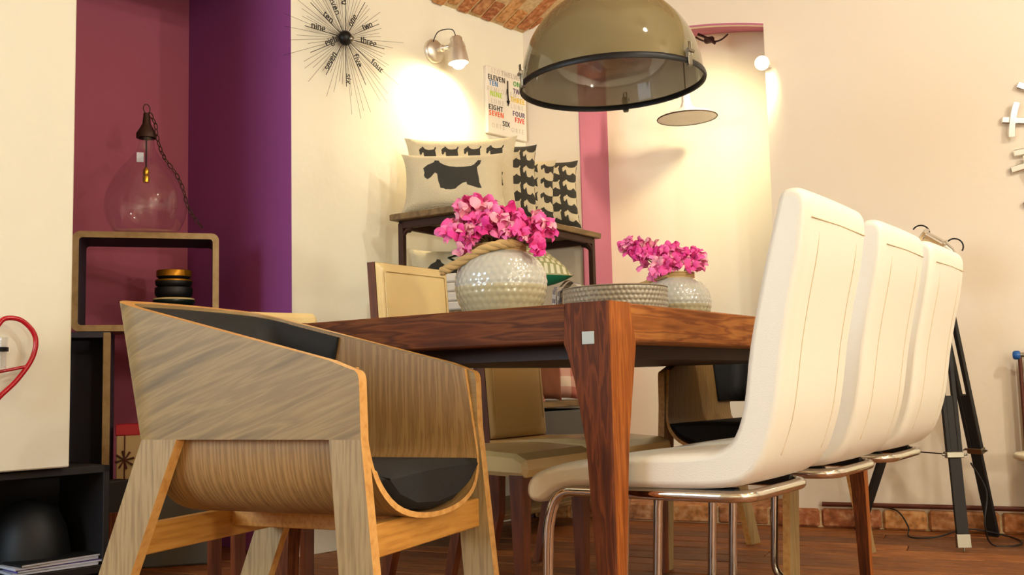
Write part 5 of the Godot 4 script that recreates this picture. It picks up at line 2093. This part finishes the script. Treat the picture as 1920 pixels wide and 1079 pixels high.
# ------------------------------------------------------------------ sunburst mirror and radiator on the back wall
func make_mirror() -> void:
	var t := thing("sunburst_mirror", "round wall mirror edged with crossed mirrored bars and arcs", "mirror")
	t.transform = back_xf(Vector3(2.545, 1.513, 0.0))
	var s := begin()
	lathe(s, [Vector2(0.29, 0.0), Vector2(0.29, 0.02), Vector2(0.27, 0.03), Vector2(0, 0.03)], 64, Transform3D(Basis(Vector3.RIGHT, PI / 2), Vector3.ZERO))
	obj("centre_glass", s, M.mirror_glass, t)
	for k in 26:
		var a := TAU * k / 26.0 + 0.05
		s = begin()
		var r1: float = [0.495, 0.455, 0.48][k % 3]
		var r0: float = [0.39, 0.27, 0.36][k % 3]
		var b := Basis(Vector3.BACK, a + [0.0, 0.05, -0.06][k % 3])
		box(s, Vector3(r0, -0.014, 0.008), Vector3(r1, 0.014, 0.022), 0.004, Transform3D(b, Vector3.ZERO))
		obj("mirror_bar", s, M.mirror_glass, t)
		if k % 2:
			continue
		s = begin()
		var ra: float = [0.455, 0.415][(k / 2) % 2]
		var ring_a := []
		for i in 11:
			var aa := a + lerpf(-0.15, 0.15, i / 10.0)
			var cp := Vector3(cos(aa), sin(aa), 0)
			ring_a.append([cp * (ra - 0.014) + Vector3(0, 0, 0.022), cp * (ra + 0.014) + Vector3(0, 0, 0.022), cp * (ra + 0.01) + Vector3(0, 0, 0.034), cp * (ra - 0.01) + Vector3(0, 0, 0.034)])
		for q in ring_a:
			q.reverse()
		loft(s, ring_a)
		obj("mirror_arc", s, M.mirror_glass, t)


func make_radiator() -> void:
	var t := thing("radiator", "cream panel radiator with ribbed front on the back wall", "radiator")
	t.transform = back_xf(Vector3(2.085, 0.136, 0.03))
	var s := begin()
	box(s, Vector3(0, 0, 0.045), Vector3(0.95, 0.568, 0.062), 0.006)
	for k in 16:
		box(s, Vector3(0.025 + k * 0.058, 0.03, 0.06), Vector3(0.06 + k * 0.058, 0.54, 0.068), 0.004)
	obj("front_panel", s, M.radiator_white, t)
	s = begin()
	box(s, Vector3(0.01, 0.02, 0.0), Vector3(0.94, 0.55, 0.04), 0.004)
	obj("convector", s, M.radiator_white, t)
	s = begin()
	tube(s, [Vector3(0.0, 0.545, 0.035), Vector3(-0.022, 0.545, 0.035)], 0.009, 12)
	tube(s, [Vector3(0.0, 0.028, 0.035), Vector3(-0.02, 0.028, 0.035)], 0.009, 12)
	ball(s, Vector3(-0.02, 0.028, 0.035), Vector3(0.014, 0.016, 0.014), 12, 8)
	obj("valve_body", s, M.nickel, t)
	s = begin()
	lathe(s, [Vector2(0.0, 0.0), Vector2(0.014, 0.0), Vector2(0.017, 0.006), Vector2(0.017, 0.02), Vector2(0.012, 0.026), Vector2(0, 0.027)], 20, Transform3D(Basis(Vector3.BACK, PI / 2), Vector3(-0.02, 0.545, 0.035)))
	obj("valve_knob", s, M.blue_plastic, t, "blue round valve knob")
	s = begin()
	tube(s, [Vector3(-0.022, 0.54, 0.035), Vector3(-0.02, 0.03, 0.035), Vector3(-0.02, -0.035, 0.02)], 0.0075, 10)
	obj("feed_pipe", s, M.copper_pipe, t)
	# round cream side table in front of it
	var r := thing("side_table", "small round cream side table in front of the radiator", "side table", Vector3(0.915, 0, -1.56))
	s = begin()
	lathe(s, [Vector2(0, 0.31), Vector2(0.16, 0.31), Vector2(0.168, 0.316), Vector2(0.168, 0.328), Vector2(0.162, 0.334), Vector2(0, 0.334)], 48)
	obj("table_top", s, M.radiator_white, r)
	s = begin()
	lathe(s, [Vector2(0, 0), Vector2(0.09, 0.0), Vector2(0.09, 0.012), Vector2(0.025, 0.03), Vector2(0.02, 0.3), Vector2(0.05, 0.312), Vector2(0, 0.312)], 32)
	obj("pedestal", s, M.radiator_white, r)
